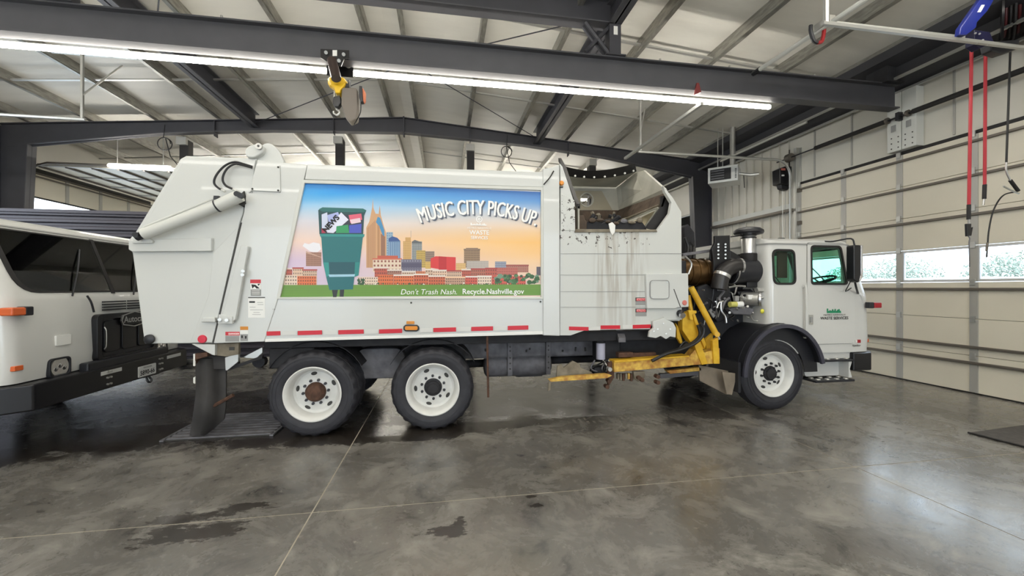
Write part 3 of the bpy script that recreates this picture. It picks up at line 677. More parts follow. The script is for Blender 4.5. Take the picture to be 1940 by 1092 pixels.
    MB().prism(rr([(x(-.55), 1.2), (x(-.10), 1.2), (x(-.12), 1.68), (x(-.4), 1.74), (x(-.55), 1.66)], .05), 'y', y0+.09, yb-.09).build('dashboard', 'dash', T)
    MB().box(x(-1.70), x(-1.55), y0+.3, yb-.3, .93, 1.72).build('rear_console', 'seat', T, .03)
    for yy, mm in ((y0+.5, 'seat'), (yb-.5, 'seat')):
        se = part_empty('seat', T, (x(-1.3), yy, 1.0))
        MB().prism(rr([(x(-1.45), 1.2), (x(-.95), 1.24), (x(-.95), 1.36), (x(-1.45), 1.33)], .05), 'y', yy-.23, yy+.23).build('seat_cushion', mm, se, .03)
        MB().prism(rr([(x(-1.52), 1.3), (x(-1.40), 1.3), (x(-1.50), 2.12), (x(-1.62), 2.12)], .05), 'y', yy-.22, yy+.22).build('seat_back', mm, se, .04)
        MB().box(x(-1.45), x(-1.05), yy-.15, yy+.15, .93, 1.22).build('seat_base', 'dash', se, .02)
    for yy in (y0+.3, yb-.5) if own else (yb-.5,):
        sg = part_empty('steering_wheel', T, (x(-.75), yy, 1.76)); c = Vector((x(-.63), yy, 1.87)); q = Vector((-.3, 0, .95)).to_track_quat('Z', 'Y')
        MB().tube([c+q @ Vector((.22*math.cos(2*PI*i/28), .22*math.sin(2*PI*i/28), 0)) for i in range(29)], .015, 8).build('wheel_ring', 'black_plastic', sg)
        for i in range(3): MB().tube([c+q @ Vector((0, 0, -.03)), c+q @ Vector((.21*math.cos(2.1*i+.5), .21*math.sin(2.1*i+.5), 0))], .012, 6).build('wheel_spoke', 'black_plastic', sg)
        MB().tube([c+q @ Vector((0, 0, -.03)), Vector((x(-.5), yy, 1.4))], .03, 8).build('steering_column', 'dash', sg)
    # front face: grille, headlamps, bumper
    yg0, yg1 = (y0+.98, y0+2.05)
    gr = MB().ring(rr([(yg0, .86), (yg1, .86), (yg1, 1.43), (yg0, 1.43)], .07), rr([(yg0+.07, .9), (yg1-.07, .9), (yg1-.07, 1.37), (yg0+.07, 1.37)], .05), 'x', x(-.02), x(.05)).build('grille', 'black_gloss', T, .008)
    MB().box(x(-.03), x(.012), yg0+.05, yg1-.05, .88, 1.4).build('grille_mesh', 'black_plastic', gr)
    for k in range(3):
        a = yg0+.13+k*.29; MB().prism(rr([(a, .95), (a+.25, .95), (a+.25, 1.34), (a, 1.34)], .05), 'x', x(.012), x(.03)).build('grille_panel', 'black_gloss', gr, .008)
    MB().tube([(x(.05), yg0+.1, 1.0), (x(.07), yg0+.1, 1.05), (x(.07), yg0+.1, 1.22), (x(.05), yg0+.1, 1.27)], .007, 6).build('grille_handle', 'alu', gr)
    ye = y0+1.56
    MB().prism([(ye-.20, 1.27), (ye+.20, 1.27), (ye+.23, 1.33), (ye+.2, 1.40), (ye, 1.44), (ye-.2, 1.40), (ye-.23, 1.33)], 'x', x(.05), x(.065)).build('emblem', 'black_gloss', gr, .004)
    MB().ring([(ye-.20, 1.27), (ye, 1.235), (ye+.20, 1.27), (ye+.23, 1.33), (ye+.2, 1.40), (ye, 1.44), (ye-.2, 1.40), (ye-.23, 1.33)], [(ye-.19, 1.28), (ye, 1.247), (ye+.19, 1.28), (ye+.218, 1.33), (ye+.19, 1.392), (ye, 1.43), (ye-.19, 1.392), (ye-.218, 1.33)], 'x', x(.05), x(.07)).build('emblem_rim', 'alu', gr)
    text('Autocar', 'emblem_lettering', 'alu', gr, (x(.068), ye, 1.30), .115, '+X', 1, 0, .002)
    for k in range(4): MB().box(x(-.012), x(.006), yg0+.15, yg0+.52, 1.47+k*.033, 1.486+k*.033).build('cowl_louvre', 'black_plastic', T)
    for k in range(4): MB().box(x(-.012), x(.006), yg0+.56, yg0+.95, 1.47+k*.033, 1.486+k*.033).build('cowl_louvre', 'black_plastic', T)
    MB().prism(rr([(y0+.5, 1.12), (y0+.68, 1.12), (y0+.68, 1.23), (y0+.5, 1.23)], .01), 'x', x(-.01), x(.008)).build('badge_plate', 'decal_white', T)
    for s, a in ((1, y0), (-1, yb)):
        hl = part_empty('headlamp', T, (x(0), a+s*.54, .88)); yy = a+s*.54
        MB().ring(rr([(yy-.13, .78), (yy+.13, .78), (yy+.13, .99), (yy-.13, .99)], .05), rr([(yy-.11, .8), (yy+.11, .8), (yy+.11, .97), (yy-.11, .97)], .045), 'x', x(-.02), x(.02)).build('lamp_bezel', 'black_plastic', hl, .006)
        MB().lathe([(.001, -.03), (.05, -.02), (.10, .005), (.105, .012)], (x(0), yy, .885), 'x', 24).build('reflector', 'chrome', hl)
        for k in range(3): MB().ball((x(.005), yy-.05+.05*k, .87+.03*(k % 2)), .014, .03, .03).build('bulb', 'chrome', hl)
        MB().box(x(-.06), x(.006), min(a+s*.06, a+s*.15), max(a+s*.06, a+s*.15), .93, .98).build('side_marker', 'orange_lens', T, .006)
        # steps
        for z in (.70, .40):
            sp = MB().box(x(-1.02), x(-.36), a-s*.04, a+s*.30, z-.03, z).build('step', 'black_plastic', T, .006)
            for k in range(4):
                for j in range(2): MB().cyl((x(-.92+k*.16), a+s*(.03+j*.12), z), (x(-.92+k*.16), a+s*(.03+j*.12), z+.012), .035, .03, 10).build('tread_ring', 'galv_plain', sp)
        MB().prism(rr([(x(-1.06), .66), (x(-.42), .66), (x(-.38), .55), (x(-.42), .42), (x(-1.0), .42)], .03), 'y', a+s*.16, a+s*.2).build('step_plate', 'cab_paint', T, .006)
        MB().prism([(x(-.42), .66), (x(-.36), .66), (x(-.40), .55), (x(-.36), .42), (x(-.42), .42)], 'y', a+s*.0, a+s*.2).build('step_bracket', 'cab_paint', T, .006)
        MB().prism([(x(-1.02), .82), (x(-.2), .82), (x(-.25), .74), (x(-.36), .70), (x(-1.02), .70)], 'y', a+s*.04, a+s*.1).build('step_skirt', 'cab_paint', T, .01)
        MB().box(x(-.94), x(-.88), a+s*.02, a+s*.04, .73, .79).build('access_cap', 'seam_dark', T, .004)
    bp = [(y0-.02, -.36), (y0-.02, -.05), (y0+.12, .12), (yb-.12, .12), (yb+.02, -.05), (yb+.02, -.36), (yb-.1, -.36), (yb-.12, -.05), (y0+.12, -.05), (y0+.1, -.36)]
    MB().prism([(x(b), a) for a, b in bp], 'z', .52, .79).build('bumper', 'black_gloss', T, .02)
    MB().box(x(.0), x(.10), y0+.78, y0+2.2, .70, .88).build('bumper_step', 'black_plastic', T, .02)
    for a in (y0+1.02, y0+1.07, y0+1.95, y0+2.0):
        for z in (.58, .66, .73): MB().cyl((x(.12), a, z), (x(.14), a, z), .012, n=8).build('bumper_bolt', 'galv_plain', T)
    for a in (y0+1.09, y0+2.28): MB().box(x(.12), x(.124), a-.16, a+.16, .70, .745).build('reflector_strip', 'silver_tape', T)
    pl = MB().prism(rr([(y0+1.53, .545), (y0+1.87, .545), (y0+1.87, .69), (y0+1.53, .69)], .015), 'x', x(.122), x(.13)).build('number_plate', 'decal_white', T)
    text('5890-66', 'plate_number', 'print_black', pl, (x(.131), y0+1.70, .57), .085, '+X', 1.0, 0, .002)
    text('TENNESSEE', 'plate_state', 'print_black', pl, (x(.131), y0+1.70, .655), .03, '+X', 1.1)
    tk = [(x(.10), y0+1.72, .53), (x(.13), y0+1.70, .47), (x(.13), y0+1.74, .44), (x(.13), y0+1.78, .47), (x(.10), y0+1.76, .53)]
    MB().tube(tk, .014, 8).build('tow_hook', 'black_plastic', T)
    MB().tube([(x(-.0), y0+.9, 1.66), (x(.02), y0+.93, 1.58), (x(.02), y0+.97, 1.46)], .011, 6).build('wiper_arm', 'black_plastic', T)
    return dict(x=x, yb=yb, fx=fx)
# ================================================================ THE GARBAGE TRUCK
T = thing('garbage_truck', (0, 6.36, 0), 'white side-loading garbage truck with a city skyline picture on its side and an open hopper', 'truck')
BY, FYB = 5.12, 7.6
# main body: shell behind the raised side parts
sh = xz([(500, 640), (470, 560), (565, 318), (1062, 329), (1062, 634)], BY)
MB().prism(rr(sh, .02, 2), 'y', BY+.03, FYB).build('body_shell', 'white_paint', T, .02)
MB().prism([(-1.7, 3.15), (1.5, 3.2), (1.5, 3.34), (-1.7, 3.3)], 'y', BY+.35, FYB-.3).build('body_roof', 'white_paint', T, .05)
plate('rear_pillar', 'white_paint', [(478, 366), (487, 303), (535, 308), (570, 311), (582, 313), (575, 343), (527, 565), (500, 648), (404, 651), (424, 560), (457, 420), (462, 402), (466, 366)], BY-.015, .3, T, .008)
plate('top_rail', 'white_paint', [(582, 311), (1030, 326), (1030, 355), (577, 340)], BY-.01, .3, T, .01)
plate('lower_apron', 'white_paint', [(527, 566), (1030, 566), (1030, 633), (500, 647)], BY-.004, .2, T, .008)
plate('bottom_edge', 'decal_white', [(503, 643.5), (1030, 628), (1030, 634), (501, 648.5)], BY-.012, .1, T, .004)
plate('front_post', 'white_paint', [(1029, 320), (1060, 314), (1061, 637), (1029, 636)], BY-.03, .4, T, .01)
plate('corner_gusset', 'white_paint', [(1029, 352), (1040, 342), (1060, 312), (1029, 322)], BY-.012, .1, T, .004)
MB().tube([UY(1030, 350, BY-.04), UY(1042, 336, BY-.05), UY(1049, 324, BY-.04)], .008, 6).build('corner_strap', 'black_rubber', T)
# ---- tailgate
tg = plate('tailgate', 'white_paint', [(243, 455), (256, 440), (341, 301), (352, 295), (487, 300), (478, 366), (463, 372), (461, 402), (455, 420), (403, 651), (273, 652), (250, 478), (243, 473)], BY+.02, FYB-BY-.04, T, .015)
plate('tailgate_sill', 'white_paint', [(243, 455), (400, 451), (400, 476), (250, 477), (243, 473)], BY-.03, .05, tg, .008)
plate('tailgate_lower_panel', 'white_paint', [(404, 478), (441, 440), (453, 428), (402, 649), (360, 650), (395, 560)], BY-.005, .03, tg, .006)
plate('tailgate_upper_panel', 'white_paint', [(262, 445), (346, 306), (354, 299), (484, 303), (476, 362), (466, 371)], BY+.005, .03, tg, .006)
plate('tailgate_seam', 'seam_dark', [(455.5, 422), (458.5, 422), (404.5, 651), (402, 651)], BY-.018, .02, tg, 0)
plate('pivot_recess', 'seam_dark', [(448, 376), (462, 362), (466, 386), (460, 392), (450, 386)], BY-.02, .04, tg, 0)
# hydraulic lift cylinder
cy = part_empty('lift_cylinder', T, UY(360, 410, BY-.08))
a, b, c2, d2_ = UY(272, 444, BY-.10), UY(413, 390, BY-.10), UY(456, 371, BY-.10), UY(258, 450, BY-.1)
MB().cyl(a, b, .062, n=24).build('barrel', 'white_paint_flat', cy); MB().cyl(b, c2, .068, n=24).build('barrel_head', 'white_paint_flat', cy)
MB().cyl(b-(b-a).normalized()*.015, b+(b-a).normalized()*.0, .071, n=24).build('clamp_band', 'black_plastic', cy)
MB().cyl(d2_, a, .04, n=14).build('rod_eye', 'chassis_dark', cy)
MB().tube([a+Vector((.02, -.03, .072)), b+Vector((-.03, -.03, .072))], .011, 6).build('hydraulic_line', 'white_paint_flat', cy)
for q in (UY(452, 369, BY-.12), UY(458, 372, BY-.14), UY(262, 446, BY-.12)): MB().cyl(q, q+Vector((0, -.05, 0)), .03, n=12).build('pivot_pin', 'black_plastic', cy)
q = UY(412, 377, BY-.12); MB().box(q.x-.03, q.x+.02, q.y-.02, q.y+.02, q.z-.015, q.z+.03).build('port_block', 'black_plastic', cy)
plate('cylinder_bracket', 'white_paint', [(250, 457), (262, 444), (272, 444), (290, 457), (288, 461), (250, 461)], BY-.06, .06, tg, .006)
for k, pts in enumerate(([(478, 316), (462, 311), (445, 307), (428, 313), (415, 325), (407, 338), (406, 348), (413, 356), (420, 360)], [(478, 318), (460, 313), (445, 311), (432, 318), (424, 330), (422, 342), (428, 352), (440, 358)])):
    MB().tube([UY(p[0], p[1], BY-.03-.04*math.sin(PI*i/8)) for i, p in enumerate(pts)], .012, 8).build('hydraulic_hose', 'hose_black', T)
for p0, p1 in (((418, 359), (426, 363)), ((438, 357), (448, 362))): MB().tube([UY(*p0, BY-.03), UY(*p1, BY-.05)], .011).build('hose_fitting', 'white_paint_flat', T)
cp = plate('cover_plate', 'white_paint', [(486, 310), (530, 313), (531, 364), (475, 361), (479, 335)], BY-.035, .02, T, .005)
for p in ((527, 317), (527, 361), (478, 358)): MB().cyl(UY(*p, BY-.036), UY(*p, BY-.042), .011, n=10).build('cover_bolt', 'seam_dark', cp)
# lifting lugs over the tailgate hinge
lg = part_empty('hinge_lug', T, UY(490, 295, BY+.1))
MB().prism(rr(xz([(484, 309), (487, 285), (500, 272), (512, 271), (527, 283), (538, 306), (536, 310)], BY+.05), .05), 'y', BY+.05, BY+.12).build('lug_plate', 'white_paint', lg, .006)
MB().prism(rr(xz([(463, 284), (470, 276), (488, 271), (500, 276), (498, 289), (480, 300), (466, 298)], BY-.02), .04), 'y', BY-.02, BY+.2).build('hinge_barrel', 'white_paint', lg, .02)
q = UY(491, 278, BY-.03); MB().cyl(q+Vector((0, .02, 0)), q+Vector((0, -.02, 0)), .035, n=16).build('hinge_pin', 'galv_plain', lg); MB().cyl(q+Vector((0, -.02, 0)), q+Vector((0, -.026, 0)), .012, n=10).build('grease_cap', 'seam_dark', lg)
plate('rubber_stop', 'black_rubber', [(346, 306), (352, 301), (352, 310), (340, 319), (338, 316)], BY+.05, .06, T, .004)
# door lock bar
lk = plate('lock_bar', 'white_paint', [(456, 465), (470, 467), (468, 480), (464, 500), (446, 606), (437, 613), (422, 608), (420, 600), (429, 570), (446, 500)], BY-.075, .05, T, .008)
plate('lock_foot', 'white_paint', [(414, 596), (440, 600), (440, 614), (412, 614)], BY-.09, .05, lk, .006)
for p in ((429, 607), (416, 606), (460, 514), (459, 521)): MB().cyl(UY(*p, BY-.08), UY(*p, BY-.12), .018, n=10).build('lock_bolt', 'galv_plain', lk)
plate('tow_lug', 'white_paint', [(383, 602), (406, 602), (408, 611), (380, 611)], BY-.05, .05, tg, .01)
q = UY(283, 643, BY-.01); MB().lathe([(.001, -.03), (.03, -.028), (.05, -.015), (.052, .01)], q, 'y', 20).build('round_lamp', 'black_plastic', tg)
q = UY(383, 643, BY-.012); MB().lathe([(.001, -.012), (.04, -.011), (.047, .0), (.047, .02)], q, 'y', 24).build('round_reflector', 'red_lens', tg)
# decals on the pillar
def decal(px, mat, name='decal', Y=BY-.017, par=None):
    return plate(name, mat, px, Y, .003, par or T, 0)
def rect(x0, y0, x1, y1): return [(x0, y0), (x1, y0), (x1, y1), (x0, y1)]
d = decal(rect(474, 530, 494, 537), 'decal_red', 'warning_decal'); decal(rect(474.5, 537, 494, 548), 'decal_white', 'decal_field', par=d)
decal([(476, 539), (484, 540), (492, 547), (486, 547), (482, 543), (478, 547)], 'print_black', 'pictogram', BY-.0185, d); decal([(488, 538), (493, 538), (489, 542)], 'print_black', 'pictogram', BY-.0185, d); decal(rect(475, 549, 494.5, 561), 'decal_grey', 'decal_field', par=d)
for y in (551, 554, 557): decal(rect(477, y, 492, y+.8), 'decal_white', 'text_line', BY-.0185, d)
d = decal(rect(470, 564, 502, 602.5), 'decal_white', 'spec_plate'); decal(rect(470, 563.3, 502, 565), 'seam_dark', 'plate_edge', BY-.0185, d); decal(rect(472, 571, 483, 574), 'print_black', 'heading', BY-.0185, d)
for y, x0, x1 in ((573, 487, 498), (577, 488, 499), (582, 473, 484), (587, 474, 498), (592, 480, 492), (596, 478, 494)): decal(rect(x0, y, x1, y+.7), 'decal_grey', 'text_line', BY-.0185, d)
d = decal(rect(427, 629, 454, 636), 'decal_red', 'warning_decal'); decal(rect(433, 631, 453, 634.5), 'decal_pink', 'text_line', BY-.0185, d); decal(rect(427, 637, 453, 647.5), 'decal_grey', 'decal_field', par=d)
text('DANGER', 'decal_lettering', 'print_white', d, UY(443, 634.6, BY-.02), .028, sx=1.0)
d = decal(rect(455, 619, 470, 625.5), 'decal_orange', 'warning_decal'); decal(rect(455, 626, 470, 633), 'decal_white', 'decal_field', par=d); decal(rect(455.5, 634, 469.5, 646.5), 'decal_grey', 'decal_field', par=d); decal(rect(457, 636, 460, 641), 'print_black', 'pictogram', BY-.0185, d); decal(rect(464, 637, 467, 642), 'print_black', 'pictogram', BY-.0185, d)
# reflective tape along the bottom
def tp(x0, x1, yl, yr, h, m): return decal([(x0, yl), (x1, yr), (x1, yr+h), (x0, yl+h)], m, 'reflector_tape', BY-.016)
for x0, x1, y0 in ((505, 531, 628.5), (564, 610, 627.5), (641, 689, 626), (718, 762, 624.5), (821, 864, 621.8), (893, 934, 619.8), (962, 1001, 618)):
    tp(x0, x1, y0, y0-.03*(x1-x0), 8, 'red_tape')
for x0, x1, y0 in ((532, 563, 628), (612, 640, 626.8), (690, 717, 625.2), (795, 820, 622.5), (866, 892, 620.6), (936, 961, 618.8)): tp(x0, x1, y0, y0-.03*(x1-x0), 8, 'silver_tape')
am = plate('amber_lamp', 'black_plastic', [(764, 619), (768, 616), (790, 616), (794, 619), (794, 625), (790, 628.5), (768, 628.5), (764, 625)], BY-.035, .03, T, .01)
plate('amber_lens', 'amber', [(767, 620), (769, 618.5), (789, 618.5), (791, 620), (791, 624.5), (789, 626), (769, 626), (767, 624.5)], BY-.045, .03, am, .006); plate('amber_reflector', 'decal_orange', rect(770, 609, 785, 614.5), BY-.02, .02, am, .003)
for p in ((519, 586), (779, 574), (1024, 572)): MB().cyl(UY(*p, BY-.001), UY(*p, BY-.012), .012, n=10).build('apron_plug', 'seam_dark', T)

# ---- the picture panel
PA = BY+.012
AD = plate('picture_panel', 'print_white', [(574, 344), (1027, 358), (1027, 565), (527, 565)], PA, .015, T, 0)
def zc(x, y): return (500+x*.29304, 320+y*.29304)
fr_o = xz([(571, 340.5), (1029.5, 355), (1029.5, 567), (523.5, 567)], BY-.02); fr_i = xz([(577, 347), (1025, 360.5), (1025, 563.5), (530.5, 563.5)], BY-.02)
MB().ring(fr_o, fr_i, 'y', BY-.02, BY+.02).build('panel_frame', 'white_paint_flat', AD, .003)
art = MB(); LAY = [0]
def ap(zpts, col, split=None):
    LAY[0] += 1; Y = PA-.0006-.00002*LAY[0]; art.add([Vector((UY(*zc(*p), PA).x, Y, UY(*zc(*p), PA).z)) for p in zpts], [list(range(len(zpts)))], col)
def arc_(x0, y0, x1, y1, col): ap([(x0, y0), (x1, y0), (x1, y1), (x0, y1)], col)
def lerp(a, b, t): return tuple(a[i]+(b[i]-a[i])*t for i in range(3))
def skyc(u, v):
    L = [(0, (14, 128, 222)), (.10, (52, 160, 232)), (.22, (150, 200, 236)), (.38, (214, 212, 222)), (.58, (238, 206, 190)), (.78, (212, 190, 214)), (1, (206, 190, 214))]
    R = [(0, (40, 104, 190)), (.10, (92, 150, 214)), (.22, (196, 204, 218)), (.38, (236, 208, 180)), (.55, (248, 190, 104)), (.75, (244, 204, 158)), (1, (226, 200, 190))]
    def at(Q):
        for i in range(len(Q)-1):
            if v <= Q[i+1][0]: return lerp(Q[i][1], Q[i+1][1], (v-Q[i][0])/(Q[i+1][0]-Q[i][0]))
        return Q[-1][1]
    c = lerp(at(L), at(R), min(1, max(0, u*1.15-.1)))
    k = .5+.5*math.sin(u*9+v*23+2*math.sin(u*4)); return lerp(c, (246, 234, 226), .16*k*(1-abs(v-.4)))
NX, NY = 60, 100
def sp(u, v):
    xl = 262-(262-105)*v; yt = 88+62*u; return (xl+(1789-xl)*u, yt+(828-yt)*v)
LAY[0] += 1
for j in range(NY):
    for i in range(NX):
        u, v = i/NX, j/NY; q = [sp(u, v), sp(u+1/NX, v), sp(u+1/NX, v+1/NY), sp(u, v+1/NY)]
        art.add([Vector((UY(*zc(*p), PA).x, PA-.0006, UY(*zc(*p), PA).z)) for p in q], [(0, 1, 2, 3)], skyc(u+.5/NX, min(1, (v+.5/NY)/.88)))
rg = random.Random(3)
def bld(x0, y0, x1, y1, col, wc=None, nx=0, ny=0, roof=None):
    arc_(x0, y0, x1, y1, col)
    if roof: arc_(x0-2, y0-6, x1+2, y0+3, roof)
    if wc:
        dx, dy = (x1-x0)/nx, (y1-y0)/ny
        L0 = LAY[0]+1
        for i in range(nx):
            for j in range(ny): LAY[0] = L0-1; arc_(x0+dx*(i+.25), y0+dy*(j+.25), x0+dx*(i+.75), y0+dy*(j+.72), wc)
ap([(250, 500), (262, 480), (290, 488), (320, 476), (360, 484), (370, 520), (340, 545), (300, 535)], (236, 234, 240))
bld(272, 540, 372, 630, (170, 126, 106), (110, 76, 70), 10, 7); ap([(272, 532), (372, 572), (372, 575), (272, 545)], (196, 160, 140))
# towers
ap([(662, 640), (662, 380), (682, 340), (700, 250), (704, 190), (708, 255), (722, 290), (742, 292), (749, 236), (756, 300), (776, 372), (792, 420), (792, 640)], (206, 160, 118))
for k in range(7): ap([(668+k*8, 640), (668+k*8, 385-k*8), (671+k*8, 380-k*8), (671+k*8, 640)], (166, 118, 86))
ap([(724, 345), (736, 310), (752, 318), (778, 395), (780, 440), (768, 430), (744, 370)], (70, 140, 186)); ap([(734, 640), (734, 360), (748, 372), (748, 640)], (182, 136, 96)); ap([(756, 640), (756, 420), (784, 440), (784, 640)], (150, 108, 84))
bld(792, 410, 834, 600, (150, 176, 196), (110, 140, 170), 3, 12); ap([(806, 600), (806, 450), (830, 436), (860, 446), (882, 466), (882, 600)], (96, 128, 166)); ap([(806, 452), (830, 438), (862, 446), (880, 466), (806, 470)], (56, 86, 146))
for k in range(6): arc_(810+k*12, 474, 815+k*12, 596, (150, 178, 204))
bld(900, 468, 952, 600, (212, 172, 110), (170, 128, 82), 5, 12); arc_(914, 444, 950, 470, (204, 160, 100)); arc_(949, 400, 951, 445, (150, 140, 140))
bld(956, 470, 1022, 600, (128, 132, 134), (170, 178, 180), 6, 12); ap([(956, 472), (975, 460), (1022, 476), (1022, 484), (956, 484)], (96, 100, 104))
bld(985, 528, 1044, 640, (196, 168, 92), (150, 120, 66), 6, 8); bld(1044, 534, 1102, 640, (150, 130, 116), (110, 92, 84), 6, 8); bld(1044, 600, 1080, 660, (214, 180, 100), (180, 140, 80), 4, 5)
bld(734, 562, 866, 600, (196, 92, 70), None); bld(704, 585, 890, 668, (226, 206, 184), (150, 92, 80), 8, 3, (206, 108, 84)); bld(888, 586, 1020, 668, (108, 104, 124), (150, 148, 164), 8, 4); arc_(888, 610, 1020, 640, (88, 84, 106))
ap([(1078, 580), (1110, 566), (1240, 572), (1240, 668), (1078, 640)], (214, 58, 58)); ap([(1130, 566), (1180, 569), (1180, 668), (1130, 660)], (190, 40, 46))
bld(1294, 524, 1396, 640, (152, 124, 96), (108, 86, 70), 10, 8, (120, 100, 84)); bld(1306, 512, 1384, 526, (142, 116, 94)); bld(1310, 596, 1452, 650, (190, 180, 170), (150, 140, 140), 14, 5); bld(1242, 610, 1304, 668, (224, 186, 124), (184, 140, 92), 6, 5)
bld(1494, 600, 1566, 640, (128, 132, 150), (170, 176, 190), 7, 3); bld(1566, 626, 1710, 670, (178, 122, 104), (140, 84, 76), 12, 3, (160, 84, 72)); bld(1480, 640, 1640, 690, (190, 106, 92), (150, 76, 70), 14, 3); bld(1762, 634, 1789, 690, (96, 88, 98))
# low brick rows
x = 128
while x < 1500:
    wd_ = rg.randint(40, 95); col = rg.choice([(196, 112, 80), (214, 128, 84), (178, 104, 84), (206, 176, 152), (188, 92, 74), (222, 190, 164), (166, 120, 104)]); t_ = rg.randint(640, 672)
    if x+wd_ < 372 or x > 640: bld(x, t_, x+wd_, 755, col, lerp(col, (70, 50, 50), .55), max(3, wd_//13), 5, rg.choice([None, (226, 214, 204), (170, 64, 60)]))
    x += wd_+rg.randint(-6, 3)
x = 120
while x < 1600:
    wd_ = rg.randint(60, 130); col = rg.choice([(222, 116, 68), (206, 104, 70), (228, 206, 186), (190, 150, 126), (210, 92, 74), (216, 140, 96)]); t_ = rg.randint(684, 704)
    if x+wd_ < 390 or x > 600: bld(x, t_, x+wd_, 755, col, lerp(col, (60, 40, 40), .6), max(4, wd_//14), 3, rg.choice([None, (230, 222, 214), (232, 196, 160)]))
    x += wd_+rg.randint(0, 6)
def bush(x, y, r, col): ap([(x+r*(1+.2*math.sin(5*t+x))*math.cos(t), y+.8*r*(1+.2*math.sin(7*t+x))*math.sin(t)) for t in [2*PI*k/14 for k in range(14)]], col)
for _ in range(46):
    x = rg.uniform(1495, 1775); bush(x, rg.uniform(690-(x-1495)*.03, 738), rg.uniform(8, 20), rg.choice([(48, 92, 48), (62, 110, 58), (38, 74, 44), (84, 126, 84), (110, 146, 120)]))
for _ in range(14): bush(rg.uniform(612, 650), rg.uniform(715, 750), rg.uniform(6, 11), (52, 84, 56))
for _ in range(26): bush(rg.uniform(640, 1480), rg.uniform(738, 750), rg.uniform(3, 7), rg.choice([(60, 92, 56), (90, 70, 60), (232, 224, 216)]))
ap([(122, 752), (1789, 748), (1789, 818), (105, 830)], (104, 148, 56))
for k in range(14): ap([(118-k*.9, 754+k*5.3), (1788, 750+k*4.7), (1788, 752.5+k*4.7), (118-k*.9, 756.5+k*5.3)], (100+k % 3*5, 144+k % 2*6, 52+k % 3*4))
# plain teal recycling cart (no face): back lid, contents, tub with a step, two dark wheels
ap([(440, 780), (480, 780), (470, 830), (448, 830)], (30, 36, 34)); ap([(492, 780), (520, 780), (516, 828), (490, 828)], (30, 36, 34))
ap([(352, 268), (378, 252), (640, 260), (662, 272), (648, 304), (642, 424), (360, 424)], (18, 70, 74)); ap([(372, 290), (640, 300), (634, 416), (372, 418)], (44, 48, 66))
for z, c in (([(374, 296), (410, 282), (416, 380), (376, 410)], (206, 214, 236)), ([(410, 300), (480, 280), (506, 350), (430, 414)], (168, 178, 226)), ([(394, 412), (500, 282), (548, 330), (450, 416)], (224, 226, 244)), ([(548, 300), (630, 290), (636, 330), (560, 352)], (222, 96, 120)), ([(556, 330), (622, 318), (628, 346), (566, 358)], (236, 206, 216)), ([(470, 372), (545, 362), (552, 416), (466, 416)], (46, 150, 92)), ([(552, 366), (632, 356), (630, 416), (552, 416)], (72, 84, 190)), ([(374, 384), (404, 392), (398, 416), (374, 416)], (170, 40, 70))): ap(z, c)
ap([(356, 262), (380, 250), (642, 258), (664, 270), (650, 282), (378, 278)], (34, 104, 102))
ap([(362, 422), (652, 424), (648, 440), (640, 446), (622, 600), (612, 690), (584, 700), (576, 780), (424, 784), (408, 720), (384, 610), (372, 450)], (22, 110, 114))
ap([(362, 422), (652, 424), (648, 440), (364, 438)], (44, 142, 138)); ap([(386, 606), (420, 606), (424, 690), (404, 700)], (40, 146, 140)); ap([(590, 606), (622, 604), (612, 690), (584, 700)], (34, 134, 130))
ap([(420, 604), (590, 604), (586, 684), (424, 684)], (16, 82, 92)); ap([(418, 684), (590, 682), (586, 697), (424, 700)], (164, 206, 226)); ap([(424, 700), (586, 697), (576, 776), (428, 778)], (20, 104, 110))
art.build('skyline_print', 'print_art', AD, smooth=0)['kind'] = 'stuff'
lo = text('NEWS', 'print_lettering', 'print_black', AD, UY(*zc(452, 352), PA-.0075), .085, sx=1.0, bold=.004)
cc = UY(*zc(466, 366), PA)-ORG[AD.name]
for v in lo.data.vertices:                                 # the headline lies slanted on its sheet
    dx, dz = v.co.x-cc.x, v.co.z-cc.z; t_ = .86; v.co.x, v.co.z = cc.x+dx*math.cos(t_)-dz*math.sin(t_), cc.z+dx*math.sin(t_)+dz*math.cos(t_)
pc = UY(*zc(1392, 270), PA-.009)
for dx, dz, yy_, mm in ((.022, -.016, .0, 'print_shadow'), (.014, -.012, -.0004, 'print_shadow'), (.006, -.006, -.0008, 'print_shadow'), (-.005, 0, -.0014, 'print_white'), (0, 0, -.0018, 'print_white'), (.005, 0, -.0022, 'print_white')):
    text('MUSIC CITY PICKS UP.', 'slogan_lettering', mm, AD, (pc.x+dx, PA-.009+yy_, pc.z+dz-.05), .262, sx=.565, bold=0, shear=.0, arc=2.1)
pc = UY(*zc(1250, 812), PA-.009); text("Don't Trash Nash.", 'caption', 'print_white', AD, (pc.x, PA-.009, pc.z), .092, shear=.22, align='RIGHT', sx=.99)['kind'] = 'stuff'
pc = UY(*zc(1282, 810), PA-.009); text('Recycle.Nashville.gov', 'web_address', 'print_white', AD, (pc.x, PA-.009, pc.z), .092, bold=.0014, align='LEFT', sx=.98)
pc = UY(*zc(1393, 425), PA-.009); text('WASTE', 'logo_lettering', 'print_white', AD, (pc.x, PA-.009, pc.z), .075, bold=.0012, sx=1.0)
pc = UY(*zc(1393, 455), PA-.009); text('SERVICES', 'logo_lettering', 'print_white', AD, (pc.x, PA-.009, pc.z), .055, bold=.001, sx=.95)
pc = UY(*zc(1393, 389), PA-.009); text('METRO NASHVILLE', 'logo_lettering', 'print_white', AD, (pc.x, PA-.009, pc.z), .032, bold=0, sx=1.1)
